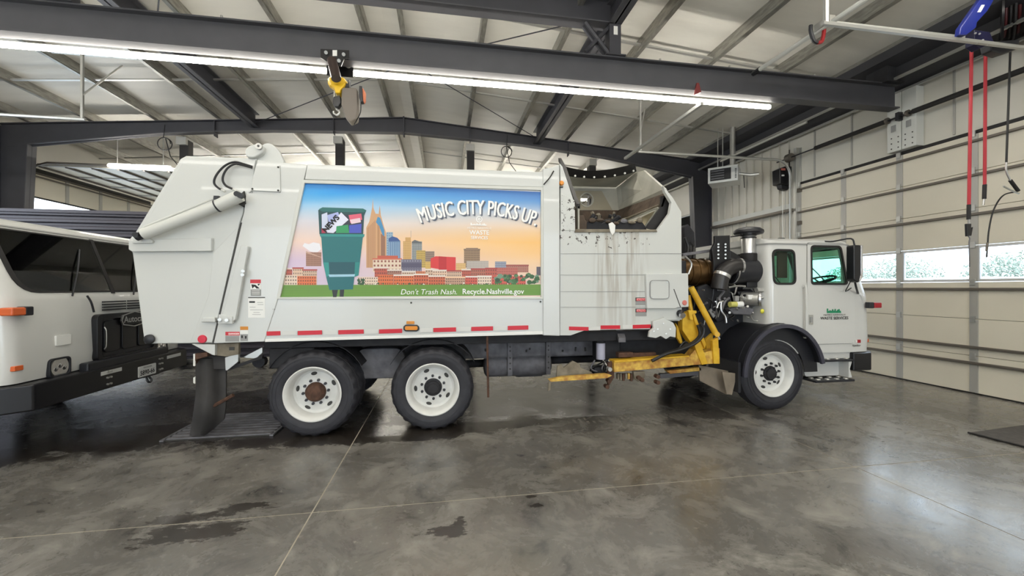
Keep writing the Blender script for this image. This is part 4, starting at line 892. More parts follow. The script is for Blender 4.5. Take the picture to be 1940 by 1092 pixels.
lg_ = MB(); q = UY(*zc(1392, 326), PA-.009); lg_.ring([(q.x+.04*math.cos(t), q.z+.04*math.sin(t)) for t in [2*PI*k/24 for k in range(24)]], [(q.x+.029*math.cos(t), q.z+.029*math.sin(t)) for t in [2*PI*k/24 for k in range(24)]], 'y', PA-.0095, PA-.0085)
lg_.ring([(q.x+.018*math.cos(t), q.z+.018*math.sin(t)) for t in [2*PI*k/12 for k in range(12)]], [(q.x+.008*math.cos(t), q.z+.008*math.sin(t)) for t in [2*PI*k/12 for k in range(12)]], 'y', PA-.0095, PA-.0085)
def skyline_icon(mb, x0, z0, wd_, h, y0, y1):
    hs = [.9, .3, .5, .35, .7, .4, .8, .3, .6, .75, .35]
    for i, a in enumerate(hs): mb.box(x0+i*wd_/11, x0+(i+.8)*wd_/11, y0, y1, z0+h*.17, z0+h*(a+.17))
    mb.box(x0, x0+wd_, y0, y1, z0, z0+h*.16)
q = UY(*zc(1336, 366), PA-.009); skyline_icon(lg_, q.x, q.z, .20, .03, PA-.0095, PA-.0085); lg_.build('logo_emblem', 'print_white', AD, smooth=0)['kind'] = 'stuff'

# ---- the open hopper
hs = plate('hopper_side', 'hopper_side', [(1061, 437), (1244, 438), (1268.6, 404), (1272, 384), (1260, 364), (1256, 352), (1275, 375), (1291, 402), (1292, 606), (1237, 608), (1232, 624), (1109, 626), (1081, 636), (1061, 636)], BY, .06, T, .004)
for y, x1 in ((480.5, 1292), (521, 1225), (552.5, 1225), (582, 1226)): plate('hopper_seam', 'decal_grey', [(1062, y), (x1, y-.3), (x1, y+.7), (1062, y+.7)], BY-.004, .006, hs, 0)
plate('rim_lip', 'dirty_grey', [(1091, 434), (1243, 435), (1246, 439.5), (1089, 440.5)], BY-.02, .05, hs, .005)
plate('gauge_rail', 'hopper_side', [(1062, 365), (1089, 380), (1090, 437), (1062, 437)], BY-.006, .06, T, .004)['label'] = 'rust-pocked panel beside the opening'
plate('bulkhead_edge', 'white_paint', [(1061, 310), (1066, 316), (1088, 384), (1062, 366)], BY-.003, .06, T, .004)
q = UY(1064, 347, BY-.01); MB().lathe([(.001, -.02), (.024, -.018), (.032, 0), (.034, .01)], q, 'y', 16).build('amber_marker', 'amber', T); plate('marker_base', 'seam_dark', rect(1060, 353, 1067, 355.5), BY-.02, .02, T, .002)
plate('service_box', 'white_paint', [(1224, 519), (1304, 518), (1305, 582), (1283, 583), (1280, 585), (1226, 585)], BY-.05, .08, T, .008)
q0 = xz([(1231, 531), (1268, 531), (1268, 567), (1231, 567)], BY-.056)
ap_ = MB().prism(rr(q0, .05), 'y', BY-.058, BY-.05).build('access_panel', 'white_paint', T, .002); MB().ring(rr(q0, .05), rr(off(q0, -.014), .045), 'y', BY-.062, BY-.05).build('panel_gasket', 'decal_grey', ap_)
for p in ((1235, 535), (1264, 535), (1235, 563), (1264, 563)): MB().cyl(UY(*p, BY-.056), UY(*p, BY-.066), .008, n=8).build('panel_screw', 'galv_plain', ap_)
q = UY(1297, 574, BY-.05); MB().lathe([(.001, -.01), (.03, -.009), (.036, .0), (.036, .01)], q, 'y', 20).build('round_reflector', 'red_dull', T)
plate('box_seam', 'seam_dark', [(1276, 548), (1277.5, 548), (1290, 582), (1288.5, 582)], BY-.053, .005, T, 0)
q = UY(1289, 594, BY-.02); MB().ball(q, .05, .05, .05).build('work_lamp', 'black_plastic', T); MB().cyl(q+Vector((0, -.03, -.02)), q+Vector((0, -.06, -.03)), .04, n=14).build('lamp_lens', 'chrome', T)
for y in (564, 585):
    d = decal(rect(1204, y, 1225, y+7.5), 'seam_dark', 'warning_decal', BY-.003); decal(rect(1206, y+1.2, 1223, y+6.5), 'decal_pink', 'decal_field', BY-.0045, d); decal(rect(1204, y+8, 1225, y+14.5), 'decal_grey', 'decal_field', BY-.003, d)
    text('CAUTION', 'decal_lettering', 'decal_red', d, UY(1214.5, y+6, BY-.006), .034, bold=.001, sx=.9)
for x0, x1, ya, yb_, m_ in ((1078, 1115, 619, 620, 'red_tape'), (1116, 1137, 619.5, 619, 'silver_tape'), (1138, 1175, 617, 616.6, 'red_tape'), (1180, 1198, 616, 616, 'silver_tape'), (1199, 1233, 616, 615, 'red_tape')): decal([(x0, ya), (x1, yb_), (x1, yb_+7), (x0, ya+7)], m_, 'reflector_tape', BY-.004)
# hood: far wall with porthole, leaning top with rubber flap, front wall
yf = 7.35
hw = MB().prism([(1.75, 1.5), (3.3, 1.5), (3.3, 3.68), (1.75, 3.68)], 'y', yf, yf+.05).build('far_wall', 'hopper_in', T, smooth=0)
hq = UY(1111, 379, yf); cut(hw, [MB().cyl(hq+Vector((0, -.3, 0)), hq+Vector((0, .3, 0)), .115, n=32)])
MB().lathe([(.115, -.02), (.135, -.02), (.135, .0), (.115, .0)], hq, 'y', 32).build('porthole_ring', 'hopper_in', hw)
MB().tube([hq+Vector((-.1, .03, -.08)), hq+Vector((.11, .03, .06))], .012, 6).build('porthole_bar', 'dirty_grey', hw)
MB().prism(xz([(1097, 398), (1090, 362), (1140, 362), (1160, 398)], yf-.006), 'y', yf-.008, yf).build('wall_stain', M('stain_tan', (150, 142, 122), .6), hw)
cut(bpy.data.objects[max((o.name for o in hw.children if o.name.startswith('wall_stain')))], [MB().cyl(hq+Vector((0, -.3, 0)), hq+Vector((0, .3, 0)), .115, n=32)])
MB().prism(xz([(1090, 437), (1093, 399), (1175, 399), (1180, 437)], yf-.02), 'y', yf-.04, yf).build('wear_plate', 'brown_dirt', hw)
def F(px, py, y): return UY(px, py, y)
lean = [[F(1084, 353, 7.33), F(1167, 355, 7.33)], [F(1076, 334, 6.75), F(1204, 328, 6.75)]]
n_ = 12; A, B, mb = lean[0], lean[1], MB()
bot = [A[0].lerp(A[1], i/n_) for i in range(n_+1)]
sag = [(1076.6, 334), (1088, 336), (1101, 337), (1113, 338.3), (1125, 339), (1138, 338.3), (1151, 337), (1160, 336), (1170, 334), (1179, 332.5), (1188, 330.5), (1197, 328), (1206, 325)]
topc = [F(*p, 6.75) for p in sag]
up = Vector((0, 0, .02))
mb.loft([bot, topc, [p+up for p in topc], [p+up for p in bot]], caps=False, closed=False); mb.add([*bot, *[p+up for p in bot]], [(i, i+1, i+1+n_+1, i+n_+1) for i in range(n_)]); mb.build('hood_top', 'hopper_in', T)
sag2 = [(1069, 315), (1080, 318), (1095, 321), (1108, 323), (1122, 323.7), (1136, 323), (1150, 321.5), (1160, 320), (1170, 318), (1179, 316), (1188, 314), (1197, 311.5), (1203, 310.5)]
fl2 = [F(*p, 6.62) for p in sag2]; bk = Vector((0, .015, 0))
MB().loft([topc, fl2, [p+bk for p in fl2], [p+bk for p in topc]], caps=False, closed=False).build('rubber_flap', 'black_rubber', T)
for p in ((1089, 334), (1106, 336), (1125, 336.5), (1145, 335.5), (1164, 333), (1183, 329), (1199, 324.5)):
    q = F(*p, 6.72); MB().cyl(q, q+Vector((0, -.025, 0)), .017, n=10).build('flap_bolt', 'galv_plain', T)
e = [F(1060, 303, 6.75), F(1070, 322, 6.4), F(1080, 353, 5.9), F(1089, 378, 5.35), F(1095, 391, 5.16)]
MB().loft([[p+Vector((-.02, 0, -.03)), p+Vector((.03, 0, -.03)), p+Vector((.03, 0, .03)), p+Vector((-.02, 0, .03))] for p in e]).build('edge_rubber', 'black_rubber', T)
MB().loft([[p, p+Vector((.02, 0, 0)), Vector((p.x+.02, p.y, 2.3)), Vector((p.x, p.y, 2.3))] for p in e+[Vector((1.8, 7.35, 3.9))][:0]]).build('bulkhead_plate', 'hopper_in', T, smooth=0)
MB().box(1.48, 1.56, BY+.2, 7.35, 2.2, 3.2).build('body_bulkhead', 'hopper_in', T)
# front wall (profile across the truck) and its closing box
fw = [F(1172, 398, yf), F(1168, 356, yf), F(1204, 328, 6.75), F(1219, 323, 6.35), F(1258, 358, BY+.12), F(1261, 366, BY+.12)]
th = Vector((.04, 0, 0))
MB().loft([fw, [p+th for p in fw]]).build('front_wall', 'hopper_in', T, smooth=0)
ot = [Vector((p.x+.04, p.y, p.z)) for p in fw[2:5]]; o2 = [F(1213, 326, 6.9)+Vector((.3, 0, 0)), F(1222, 322, 6.35)+Vector((.22, 0, 0)), F(1291, 402, BY)]
MB().loft([[fw[3], fw[4], UY(1272, 384, BY), UY(1291, 402, BY), F(1232, 334, 6.35)], [p+Vector((0, .02, -.02)) for p in (fw[3], fw[4], UY(1272, 384, BY), UY(1291, 402, BY), F(1232, 334, 6.35))]]).build('hood_cheek', 'white_paint', T, smooth=0)
MB().prism([(2.95, 2.5), (3.19, 2.5), (3.19, 1.3), (2.95, 1.3)], 'y', BY+.06, FYB).build('front_bulkhead', 'white_paint', T)
bd = [F(1172, 398, yf), F(1261, 365, BY+.12), F(1252, 392, BY+.12), F(1163, 418, yf-.1)]
MB().loft([bd, [p+Vector((.03, .0, 0)) for p in bd]]).build('worn_liner', 'brown_dirt', T, smooth=0)
MB().tube([F(1168, 422, 6.6), F(1249, 389, 5.3)], .018, 6).build('guide_rail', 'dirty_grey', T); MB().tube([F(1172, 424, 6.6), F(1246, 394, 5.3)], .012, 6).build('guide_rail', 'hopper_in', T)
MB().tube([F(1223, 430, 5.6), F(1248, 394, 5.3)], .02, 6).build('guide_rail', 'hopper_in', T); MB().tube([F(1160, 415, 6.4), F(1164, 402, 6.4)], .02, 6).build('guide_rail', 'dirty_grey', T)
pb = [F(1190, 424, 6.3), F(1246, 397, 6.0), F(1220, 428, 6.0)]; MB().loft([pb, [p+Vector((.03, .03, 0)) for p in pb]]).build('packer_face', M('packer_cream', (206, 194, 160), .6), T, smooth=0)
plate('liner_inner', 'black_rubber', [(1246, 437), (1269, 404), (1271, 384), (1262, 370), (1252, 372), (1252, 392), (1223, 432)], BY+.12, .03, T, 0)
plate('inner_step', 'brown_dirt', [(1090, 437), (1091, 400), (1094, 391), (1098, 408), (1107, 408), (1109, 418), (1112, 418), (1112, 437)], BY+.12, .1, T, .01)
rq = random.Random(5)
for k in range(9):
    q = F(rq.uniform(1118, 1165), rq.uniform(402, 432), rq.uniform(5.6, 6.6)); MB().tube([q, q+Vector((rq.uniform(-.1, .1), rq.uniform(-.1, .1), rq.uniform(-.08, .08))), q+Vector((rq.uniform(-.16, .16), .1, rq.uniform(-.1, .1)))], .03, 6).build('trapped_debris', rq.choice(['black_rubber', 'chassis_dark', 'dirty_grey']), T)
plate('packer_edge', 'chassis_dark', [(1109, 438), (1110, 422), (1122, 417), (1128, 419), (1140, 424), (1148, 420), (1157, 422), (1166, 428), (1172, 421), (1186, 422), (1192, 419), (1206, 419), (1217, 421), (1224, 431), (1226, 438)], 5.3, .1, T, .006)
plate('spilled_paper', 'decal_white', [(1153, 424), (1160, 421), (1166, 427), (1165, 440), (1160, 446), (1156, 438)], BY-.026, .01, T, .002)
for k in range(7):
    q = F(1122+k*15, rq.uniform(417, 424), 5.28); MB().ball(q, rq.uniform(.03, .06), .03, rq.uniform(.02, .04), 7, 5).build('trapped_debris', rq.choice(['dirty_grey', 'brown_dirt', 'chassis']), T)
plate('lower_guard', 'white_paint', [(1237, 609), (1252, 605), (1258, 601), (1264, 606), (1276, 612), (1281, 622), (1280, 640), (1270, 638), (1262, 643), (1252, 637), (1243, 641), (1229, 639), (1231, 628), (1238, 622)], BY-.06, .04, T, .006)
for p in ((1239, 628), (1246, 624), (1257, 613), (1270, 624), (1262, 633)): MB().cyl(UY(*p, BY-.06), UY(*p, BY-.075), .01, n=8).build('guard_bolt', 'galv_plain', T)

# ---- chassis
for y in (5.92, 6.78):
    MB().box(-2.1, 4.6, y, y+.02, .74, 1.0).build('frame_rail', 'chassis', T, .004); MB().box(-2.1, 4.6, y, y+.09, .99, 1.005).build('rail_flange', 'chassis', T); MB().box(-2.1, 4.6, y, y+.09, .735, .75).build('rail_flange', 'chassis', T)
for x in (.95, 1.52, 2.45):
    MB().box(x-.035, x+.035, 5.87, 5.92, .48, 1.02).build('hanger_strap', 'chassis', T, .004)
    for z in (.58, .66, .74, .84, .9): MB().cyl((x, 5.872, z), (x, 5.862, z), .012, n=8).build('strap_bolt', 'seam_dark', T)
rb = random.Random(11)
for k in range(20): MB().cyl((rb.uniform(.3, 2.5), 5.922, rb.choice([.8, .86, .93])), (0, 0, 0), .01, n=8) if False else None
for x in (.35, .6, .62, 1.2, 1.25, 1.75, 1.95, 2.1, 2.25): MB().cyl((x, 5.922, .80+.08*rb.random()), (x, 5.908, .80+.08*rb.random()), .014, n=8).build('rail_bolt', 'seam_dark', T)
MB().box(-2.1, 3.2, 5.3, 7.4, 1.03, 1.16).build('sub_frame', 'chassis_dark', T, .01)
MB().box(-2.06, -1.55, 5.33, 7.37, .78, 1.028).build('rear_crossmember', 'chassis_dark', T, .02)
MB().cyl((.65, 6.1, .60), (1.55, 6.1, .60), .17, n=24).build('air_tank', 'chassis', T); MB().ball((.65, 6.1, .6), .07, .17, .17).build('tank_end', 'chassis', T); MB().ball((1.55, 6.1, .6), .07, .17, .17).build('tank_end', 'chassis', T)
MB().cyl((1.1, 6.25, .58), (1.5, 6.25, .58), .2, n=24).build('air_tank', 'chassis', T)
for x in (-1.52, -.128):
    MB().cyl((x, 5.4, .5), (x, 7.3, .5), .1, n=14).build('axle', 'chassis_dark', T); MB().ball((x, 6.36, .5), .22, .26, .24).build('differential', 'chassis_dark', T)
MB().cyl((4.68, 5.4, .48), (4.68, 7.3, .48), .06, n=12).build('axle', 'chassis_dark', T)
MB().prism(rr([(-1.25, .55), (-.4, .55), (-.55, .95), (-1.1, .95)], .1), 'y', 5.65, 5.9).build('suspension_beam', 'chassis', T, .02); MB().tube([(-1.5, 5.75, .55), (-.85, 5.75, .72), (-.15, 5.75, .55)], .05, 8).build('leaf_spring', 'rust', T)
for x in (-1.52, -.128):
    pts = [(x+.60*math.cos(a), 5.3, .5+.60*math.sin(a)) for a in [PI*(.16+.68*i/10) for i in range(11)]]
    MB().loft([[Vector(p), Vector((p[0], 5.95, p[2])), Vector((p[0], 5.95, p[2]+.01)), Vector((p[0], 5.3, p[2]+.01))] for p in pts]).build('wheel_fender', 'chassis_dark', T)
MB().cyl((-2.2, 6.36, .55), (3.4, 6.36, .62), .06, n=12).build('drive_shaft', 'chassis_dark', T)
MB().tube([UY(923, 634, 5.13), UY(924, 700, 5.13), UY(925, 753, 5.13)], .014, 8).build('marker_pole', 'rust', T)
q = UY(1138, 668, 5.45); MB().cyl((q.x, 5.45, .76), (q.x, 5.45, .985), .062, n=20).build('oil_filter', M('filter_white', (186, 186, 204), .45), T); MB().cyl((q.x, 5.45, .985), (q.x, 5.45, 1.02), .066, n=20).build('filter_head', 'chassis_dark', T)
for k in range(6): MB().tube([(q.x+rb.uniform(-.1, .1), 5.42, .75), (q.x+rb.uniform(-.2, .15), 5.36, .64), (q.x+rb.uniform(-.1, .2), 5.45, .56)], .012, 6).build('valve_hose', rb.choice(['hose_black', 'chassis', 'galv_plain']), T)
MB().box(q.x-.12, q.x+.12, 5.38, 5.56, .56, .66).build('valve_block', 'chassis_dark', T, .02)
MB().box(2.2, 2.45, 5.45, 5.9, .72, 1.03).build('hydraulic_tank', 'chassis_dark', T, .02)
MB().box(2.5, 3.6, 5.6, 5.9, .62, 1.05).build('hydraulic_tank', 'chassis_dark', T, .02)
MB().box(2.45, 2.9, 5.28, 5.34, .80, .86).build('guide_block', 'rust', T, .006)
q = UY(1180, 632, 5.2); MB().loft([[q+Vector((-.06, 0, -.12)), q+Vector((.04, 0, -.12)), q+Vector((.04, 0, -.06)), q+Vector((-.06, 0, -.06))], [q+Vector((.02, .3, .02)), q+Vector((.12, .3, .02)), q+Vector((.12, .3, .08)), q+Vector((.02, .3, .08))]]).build('arm_stub', 'chassis', T, smooth=0)
# tail end under the body
plate('tail_bracket', 'white_paint', [(362, 652), (407, 653), (407, 674), (402, 673)], BY, .2, T, .006)
plate('latch_plate', 'dirty_grey', [(408, 652), (452, 650), (452, 672), (428, 676), (408, 674)], BY+.05, .05, T, .004); plate('latch_hole', 'seam_dark', rect(434, 658, 444, 664), BY+.045, .01, T, 0)
plate('side_strut', 'galv_plain', [(426, 678), (452, 668), (451, 686), (430, 703), (427, 702)], BY+.1, .04, T, .004); plate('side_strut', 'galv_plain', [(458, 678), (497, 658), (497, 669), (485, 680), (470, 679)], BY+.2, .04, T, .004)
plate('skid_bar', 'chassis_dark', [(430, 704), (497, 680), (497, 674), (452, 690), (450, 676), (446, 674), (442, 692)], BY+.15, .05, T, .004)
plate('tail_crossbar', 'rust', [(366, 671), (393, 668), (393, 676), (372, 682), (366, 692)], BY+.02, .08, T, .008); plate('tail_marker', 'decal_white', rect(366, 671, 369, 694), BY+.01, .02, T, .002); plate('tail_marker', 'decal_white', [(366, 716), (369, 714), (369, 728), (366, 726)], BY+.01, .02, T, .002)
# rear mud flap: thick rubber sheet bulging outwards
L = []
for px0, px1, py, yo in ((369, 427, 680, 0), (370, 428, 700, 0), (371, 428, 725, -.03), (370, 428, 750, -.06), (367, 427, 775, -.06), (364, 424, 795, -.03), (359, 404, 826, .04)):
    pts = [UY(px0+(px1-px0)*i/8, py-(0 if i < 6 or py < 800 else (i-5)*4), BY+.16+yo-.07*math.sin(PI*i/8*1.5)) for i in range(9)]
    L.append(pts+[p+Vector((0, .025, 0)) for p in reversed(pts)])
MB().loft(L).build('mud_flap', 'mud_flap', T)
MB().tube([UY(404, 770, BY+.1), UY(442, 749, BY+.08)], .02, 6).build('flap_bar', 'rust', T)
plate('mud_flap', 'mud_flap', [(368, 672), (430, 676), (430, 700), (372, 700)], BY+.14, .03, T, .004)

# ---- wheels
make_wheel(T, (-1.515, 5.13, .50), 'drive_rusty', rot=.1); make_wheel(T, (-.128, 5.13, .50), 'drive', rot=.35); make_wheel(T, (4.66, 5.17, .515), 'steer', rot=.2)
for x, k, r in ((-1.515, 'drive', .505), (-.128, 'drive', .505), (4.66, 'steer', .515)): make_wheel(T, (x, 7.58, r-.005), k, 1)
# front mudguard
def arch(y0, y1, cx, cz, rx, rz, a0, a1, name, mat, th=.03, n=22):
    L = []
    for i in range(n+1):
        a = a0+(a1-a0)*i/n; c, s = math.cos(a), math.sin(a); L.append([Vector((cx+(rx+t)*c, y, cz+(rz+t)*s)) for y, t in ((y0, 0), (y1, 0), (y1, th), (y0, th))])
    return MB().loft(L).build(name, mat, T, .004)
arch(5.06, 5.75, 4.72, .52, .63, .70, PI*1.0, PI*.07, 'mudguard', 'black_plastic', .02)
wo = [(4.72+.66*math.cos(PI*i/20), .53+.72*math.sin(PI*i/20)) for i in range(21)]; wi = [(4.67+.49*math.cos(PI*i/20), .53+.48*math.sin(PI*i/20)) for i in range(20, -1, -1)]
MB().prism(wo+wi, 'y', 5.188, 5.196).build('wheel_well', 'black_plastic', T)
arch(5.04, 5.08, 4.72, .52, .60, .67, PI*1.0, PI*.07, 'mudguard_lip', M('lip_black', (62, 62, 74), .4), .055)
plate('mud_flap', 'flap_tan', [(1324, 692), (1393, 706), (1386, 748), (1376, 748), (1326, 722)], 5.3, .02, T, .004)
plate('mud_flap', 'flap_tan', [(1368, 705), (1396, 708), (1392, 728), (1387, 749), (1377, 747)], 5.16, .02, T, .004)
MB().box(4.02, 4.06, 5.1, 5.75, .30, .72).build('guard_stay', 'black_plastic', T)

# ---- yellow loading arm
am = part_empty('loading_arm', T, (3.4, 5.2, .8))
def ay(name, mat, px, Y, d, bev=.008): return plate(name, mat, px, Y, d, am, bev)
ay('arm_beam', 'yellow_worn', [(1163, 686), (1306, 676), (1318, 662), (1336, 668), (1364, 660), (1364, 689), (1320, 692), (1164, 706)], 5.14, .14)
ay('beam_plate', 'yellow', [(1164, 684), (1306, 674), (1306, 677), (1164, 688)], 5.13, .18, .003)
ay('lift_post', 'yellow', [(1350, 646), (1361, 640), (1364, 690), (1353, 690)], 5.11, .06)
ay('lift_post', 'yellow', [(1316, 656), (1324, 640), (1342, 690), (1330, 692)], 5.12, .06)
ay('lift_cheek', 'yellow', [(1336, 645), (1351, 632), (1352, 664), (1340, 670)], 5.28, .06)
ay('boom', 'yellow', [(1293, 596), (1309, 590), (1326, 638), (1336, 662), (1317, 662), (1293, 626)], 5.2, .12)
ay('boom_flange', 'yellow', [(1309, 586), (1316, 592), (1338, 652), (1336, 662), (1326, 640)], 5.17, .04)
ay('boom_bracket', 'yellow', [(1304, 588), (1320, 589), (1320, 594), (1312, 596), (1314, 607), (1308, 607)], 5.14, .05)
ay('side_gusset', 'yellow', [(1281, 612), (1286, 622), (1294, 650), (1290, 652), (1283, 640)], 5.25, .05)
a, b = UY(1309, 545, 5.22), UY(1356, 633, 5.18); MB().cyl(a, b, .042, n=18).build('arm_cylinder', 'yellow', am); MB().cyl(b, UY(1362, 643, 5.18), .024, n=12).build('cylinder_rod', 'chrome', am); MB().cyl(UY(1359, 634, 5.12), UY(1359, 634, 5.24), .035, n=14).build('pivot_pin', 'yellow', am)
a, b = UY(1304, 560, 5.3), UY(1318, 640, 5.26); MB().cyl(a, b, .03, n=14).build('arm_cylinder', 'yellow', am)
ay('gripper_finger', 'yellow_worn', [(1040, 720.5), (1066, 715), (1150, 709), (1160, 712), (1150, 717), (1044, 724)], 5.1, .08, .003)
ay('gripper_finger', 'yellow_worn', [(1263, 703), (1328, 696), (1330, 703), (1270, 709)], 5.3, .08)
ay('cross_tube', 'steel_paint', [(1250, 709), (1330, 703), (1331, 711), (1252, 718)], 5.32, .06)
ay('gripper_belt', 'dirty_grey', [(1040, 722), (1044, 722), (1043, 738), (1038, 742)], 5.12, .02, .002)
w_ = [(1083, 714), (1060, 700), (1056, 695), (1066, 690), (1092, 690), (1100, 700), (1090, 706)]
ay('belt_guard', 'dirty_grey', [(1054, 716), (1056, 694), (1064, 691), (1068, 697), (1085, 684), (1098, 690), (1100, 697), (1122, 706), (1120, 711)], 5.24, .03, .004)
for x_ in range(9): ay('gear_tooth', rb.choice(['rust', 'dirty_grey', 'yellow_worn']), rect(1170+x_*5, 708+rb.uniform(0, 2), 1173.5+x_*5, 720+rb.uniform(-2, 3)), 5.2, .05, .002)
for p in ((1155, 700), (1154, 722), (1150, 733), (1210, 716), (1216, 720), (1246, 714), (1246, 725)):
    q = UY(*p, 5.16); MB().cyl(q+Vector((0, -.02, 0)), q+Vector((0, .06, 0)), .028, n=12).build('pivot_bolt', rb.choice(['rust', 'galv_plain']), am)
ay('pivot_bracket', 'rust', [(1152, 688), (1164, 684), (1164, 716), (1152, 735)], 5.2, .05); ay('pivot_bracket', 'dirty_grey', [(1200, 704), (1222, 704), (1222, 716), (1210, 724), (1202, 718)], 5.18, .05)
ay('wear_block', 'rust', [(1172, 669), (1200, 668), (1200, 677), (1172, 678)], 5.2, .1)
for dy_, pts in ((0, [(1235, 684), (1262, 671), (1290, 663), (1318, 650), (1331, 636), (1333, 622), (1326, 613)]), (.05, [(1238, 683), (1265, 669), (1292, 660), (1315, 648), (1326, 634), (1322, 616)])):
    MB().tube([UY(*p, 5.08+dy_) for p in pts], .022, 8).build('arm_hose', 'hose_black', am)
for pts in ([(1286, 660), (1296, 648), (1304, 652), (1298, 662)], [(1290, 664), (1300, 652), (1312, 656)]): MB().tube([UY(*p, 5.16) for p in pts], .01, 6).build('arm_hose', 'hose_black', am)

# ---- engine behind the cab
en = part_empty('engine', T, (4.0, 5.9, 1.5))
def ey(name, mat, px, Y, d, bev=.008, r=0): return plate(name, mat, px, Y, d, en, bev, r)
MB().box(3.42, 4.55, 5.75, 6.9, .75, 1.75).build('engine_block', 'chassis_dark', en, .04)
MB().box(3.36, 3.5, 5.5, 7.3, 1.0, 2.15).build('radiator_frame', 'black_plastic', en, .02)
MB().cyl((3.45, 5.72, 2.0), (4.0, 5.72, 1.98), .20, n=28).build('exhaust_muffler', 'bronze', en)
for x_ in (3.5, 3.62, 3.74, 3.86): MB().lathe([(.2, x_), (.212, x_), (.212, x_+.02), (.2, x_+.02)], (0, 5.72, 1.99), 'x', 28).build('muffler_band', 'bronze', en)
MB().lathe([(.2, 3.97), (.225, 3.98), (.225, 4.0), (.2, 4.01)], (0, 5.72, 1.99), 'x', 28).build('clamp_ring', 'alu', en)
MB().cyl((4.01, 5.72, 1.98), (4.22, 5.7, 1.92), .2, n=24).build('turbo_housing', 'black_gloss', en)
# perforated mast bracket
mq = xz([(1355, 447), (1383, 446), (1384, 520), (1352, 520), (1352, 495), (1349, 472), (1355, 460)], 5.45)
ms = MB().prism(mq, 'y', 5.45, 5.5).build('mast_bracket', 'black_gloss', en, .006)
for y_ in (463, 468.5, 475, 482.5, 489.5):
    for x_ in (1361, 1374.5): MB().cyl(UY(x_, y_, 5.449), UY(x_, y_, 5.43), .014, n=10).build('bracket_bolt', 'galv_plain', ms)
ey('bracket_gusset', 'black_gloss', [(1346, 475), (1356, 460), (1356, 500), (1345, 492)], 5.5, .03); ey('bracket_gusset', 'black_gloss', [(1383, 474), (1402, 485), (1402, 492), (1383, 505)], 5.5, .03)
ey('top_rail', 'chassis', [(1294, 480), (1350, 472), (1352, 477), (1294, 486)], 5.6, .05)
# air cleaner with snorkel and mushroom cap
q0_, q1_ = UY(1394, 512, 5.5), UY(1456, 510, 5.5)
MB().lathe([(.001, 4.20), (.16, 4.20), (.185, 4.225), (.185, 4.69), (.17, 4.735), (.10, 4.755), (.001, 4.76)], (0, 5.5, 2.0), 'x', 36).build('air_cleaner', 'black_plastic', en)
MB().lathe([(.186, 4.205), (.192, 4.205), (.192, 4.225), (.186, 4.225)], (0, 5.5, 2.0), 'x', 36).build('clamp_ring', 'alu', en)
MB().box(4.42, 4.62, 5.42, 5.6, 1.76, 1.86).build('cleaner_foot', 'black_gloss', en, .01)
sx_ = UY(1418, 480, 5.5).x
MB().lathe([(.11, 2.14), (.115, 2.15), (.115, 2.26), (.105, 2.27)], (sx_, 5.5, 0), 'z', 28).build('intake_boot', 'black_rubber', en)
MB().lathe([(.097, 2.25), (.097, 2.55), (.09, 2.56)], (sx_, 5.5, 0), 'z', 28).build('intake_pipe', 'alu', en)
for z_ in (2.53, 2.49): MB().lathe([(.098, z_), (.106, z_), (.106, z_+.018), (.098, z_+.018)], (sx_, 5.5, 0), 'z', 28).build('clamp_ring', 'black_plastic', en)
MB().lathe([(.10, 2.54), (.19, 2.555), (.205, 2.58), (.20, 2.61), (.16, 2.64), (.08, 2.66), (.001, 2.665)], (sx_, 5.5, 0), 'z', 32).build('mushroom_cap', 'black_plastic', en)
MB().tube([UY(1384, 449, 5.5), UY(1400, 447, 5.5), UY(1406, 444, 5.42)], .008, 6).build('stay_rod', 'black_plastic', en)
el = [UY(*p, 5.4) for p in ((1400, 505), (1388, 506), (1376, 512), (1368, 522), (1364, 535), (1362, 548))]
MB().tube(el, .115, 18).build('intake_elbow', M('elbow_black', (44, 42, 42), .35), en); MB().tube([el[0]+Vector((-.015, 0, 0)), el[0]+Vector((.015, 0, 0))], .122, 20).build('clamp_ring', 'alu', en); MB().cyl(el[3]+Vector((.01, 0, .02)), el[3]+Vector((-.01, 0, -.02)), .12, n=18).build('clamp_ring', 'alu', en)
# round silver reservoir
q = UY(1443, 567, 5.32); MB().cyl(q+Vector((-.16, .2, 0)), q+Vector((-.02, .02, 0)), .10, n=24).build('reservoir_body', 'galv_plain', en); MB().cyl(q+Vector((-.02, .02, 0)), q, .105, .1, 24).build('reservoir_lid', 'alu', en); MB().ball(q+Vector((0, -.01, .02)), .03, .02, .015).build('lid_knob', 'galv_plain', en)
ey('reservoir_bracket', 'galv_plain', [(1435, 546), (1458, 548), (1456, 553), (1437, 552)], 5.3, .04, .004)
q = UY(1392, 577, 5.3); MB().cyl(q+Vector((-.08, 0, 0)), q+Vector((.02, 0, 0)), .04, n=14).build('solenoid', M('solenoid_yellow', (200, 196, 110), .4), en); MB().cyl(q+Vector((.02, 0, 0)), q+Vector((.12, 0, 0)), .042, n=14).build('solenoid_cap', 'decal_white', en); ey('relay', 'decal_grey', rect(1393, 561, 1401, 571), 5.34, .05)
ey('relay', 'decal_white', [(1418, 559), (1428, 559), (1427, 568), (1418, 568)], 5.34, .04)
MB().ball(UY(1444, 590, 5.28), .03, .02, .035).build('dipstick_cap', M('cap_yellow', (220, 214, 70), .4), en)
ey('fan_shroud', 'chassis_dark', [(1322, 545), (1340, 538), (1350, 545), (1352, 560), (1344, 590), (1330, 588), (1320, 565)], 5.55, .1, .02); ey('label_plate', 'decal_grey', [(1343, 590), (1348, 585), (1356, 598), (1352, 603)], 5.48, .03, .002)
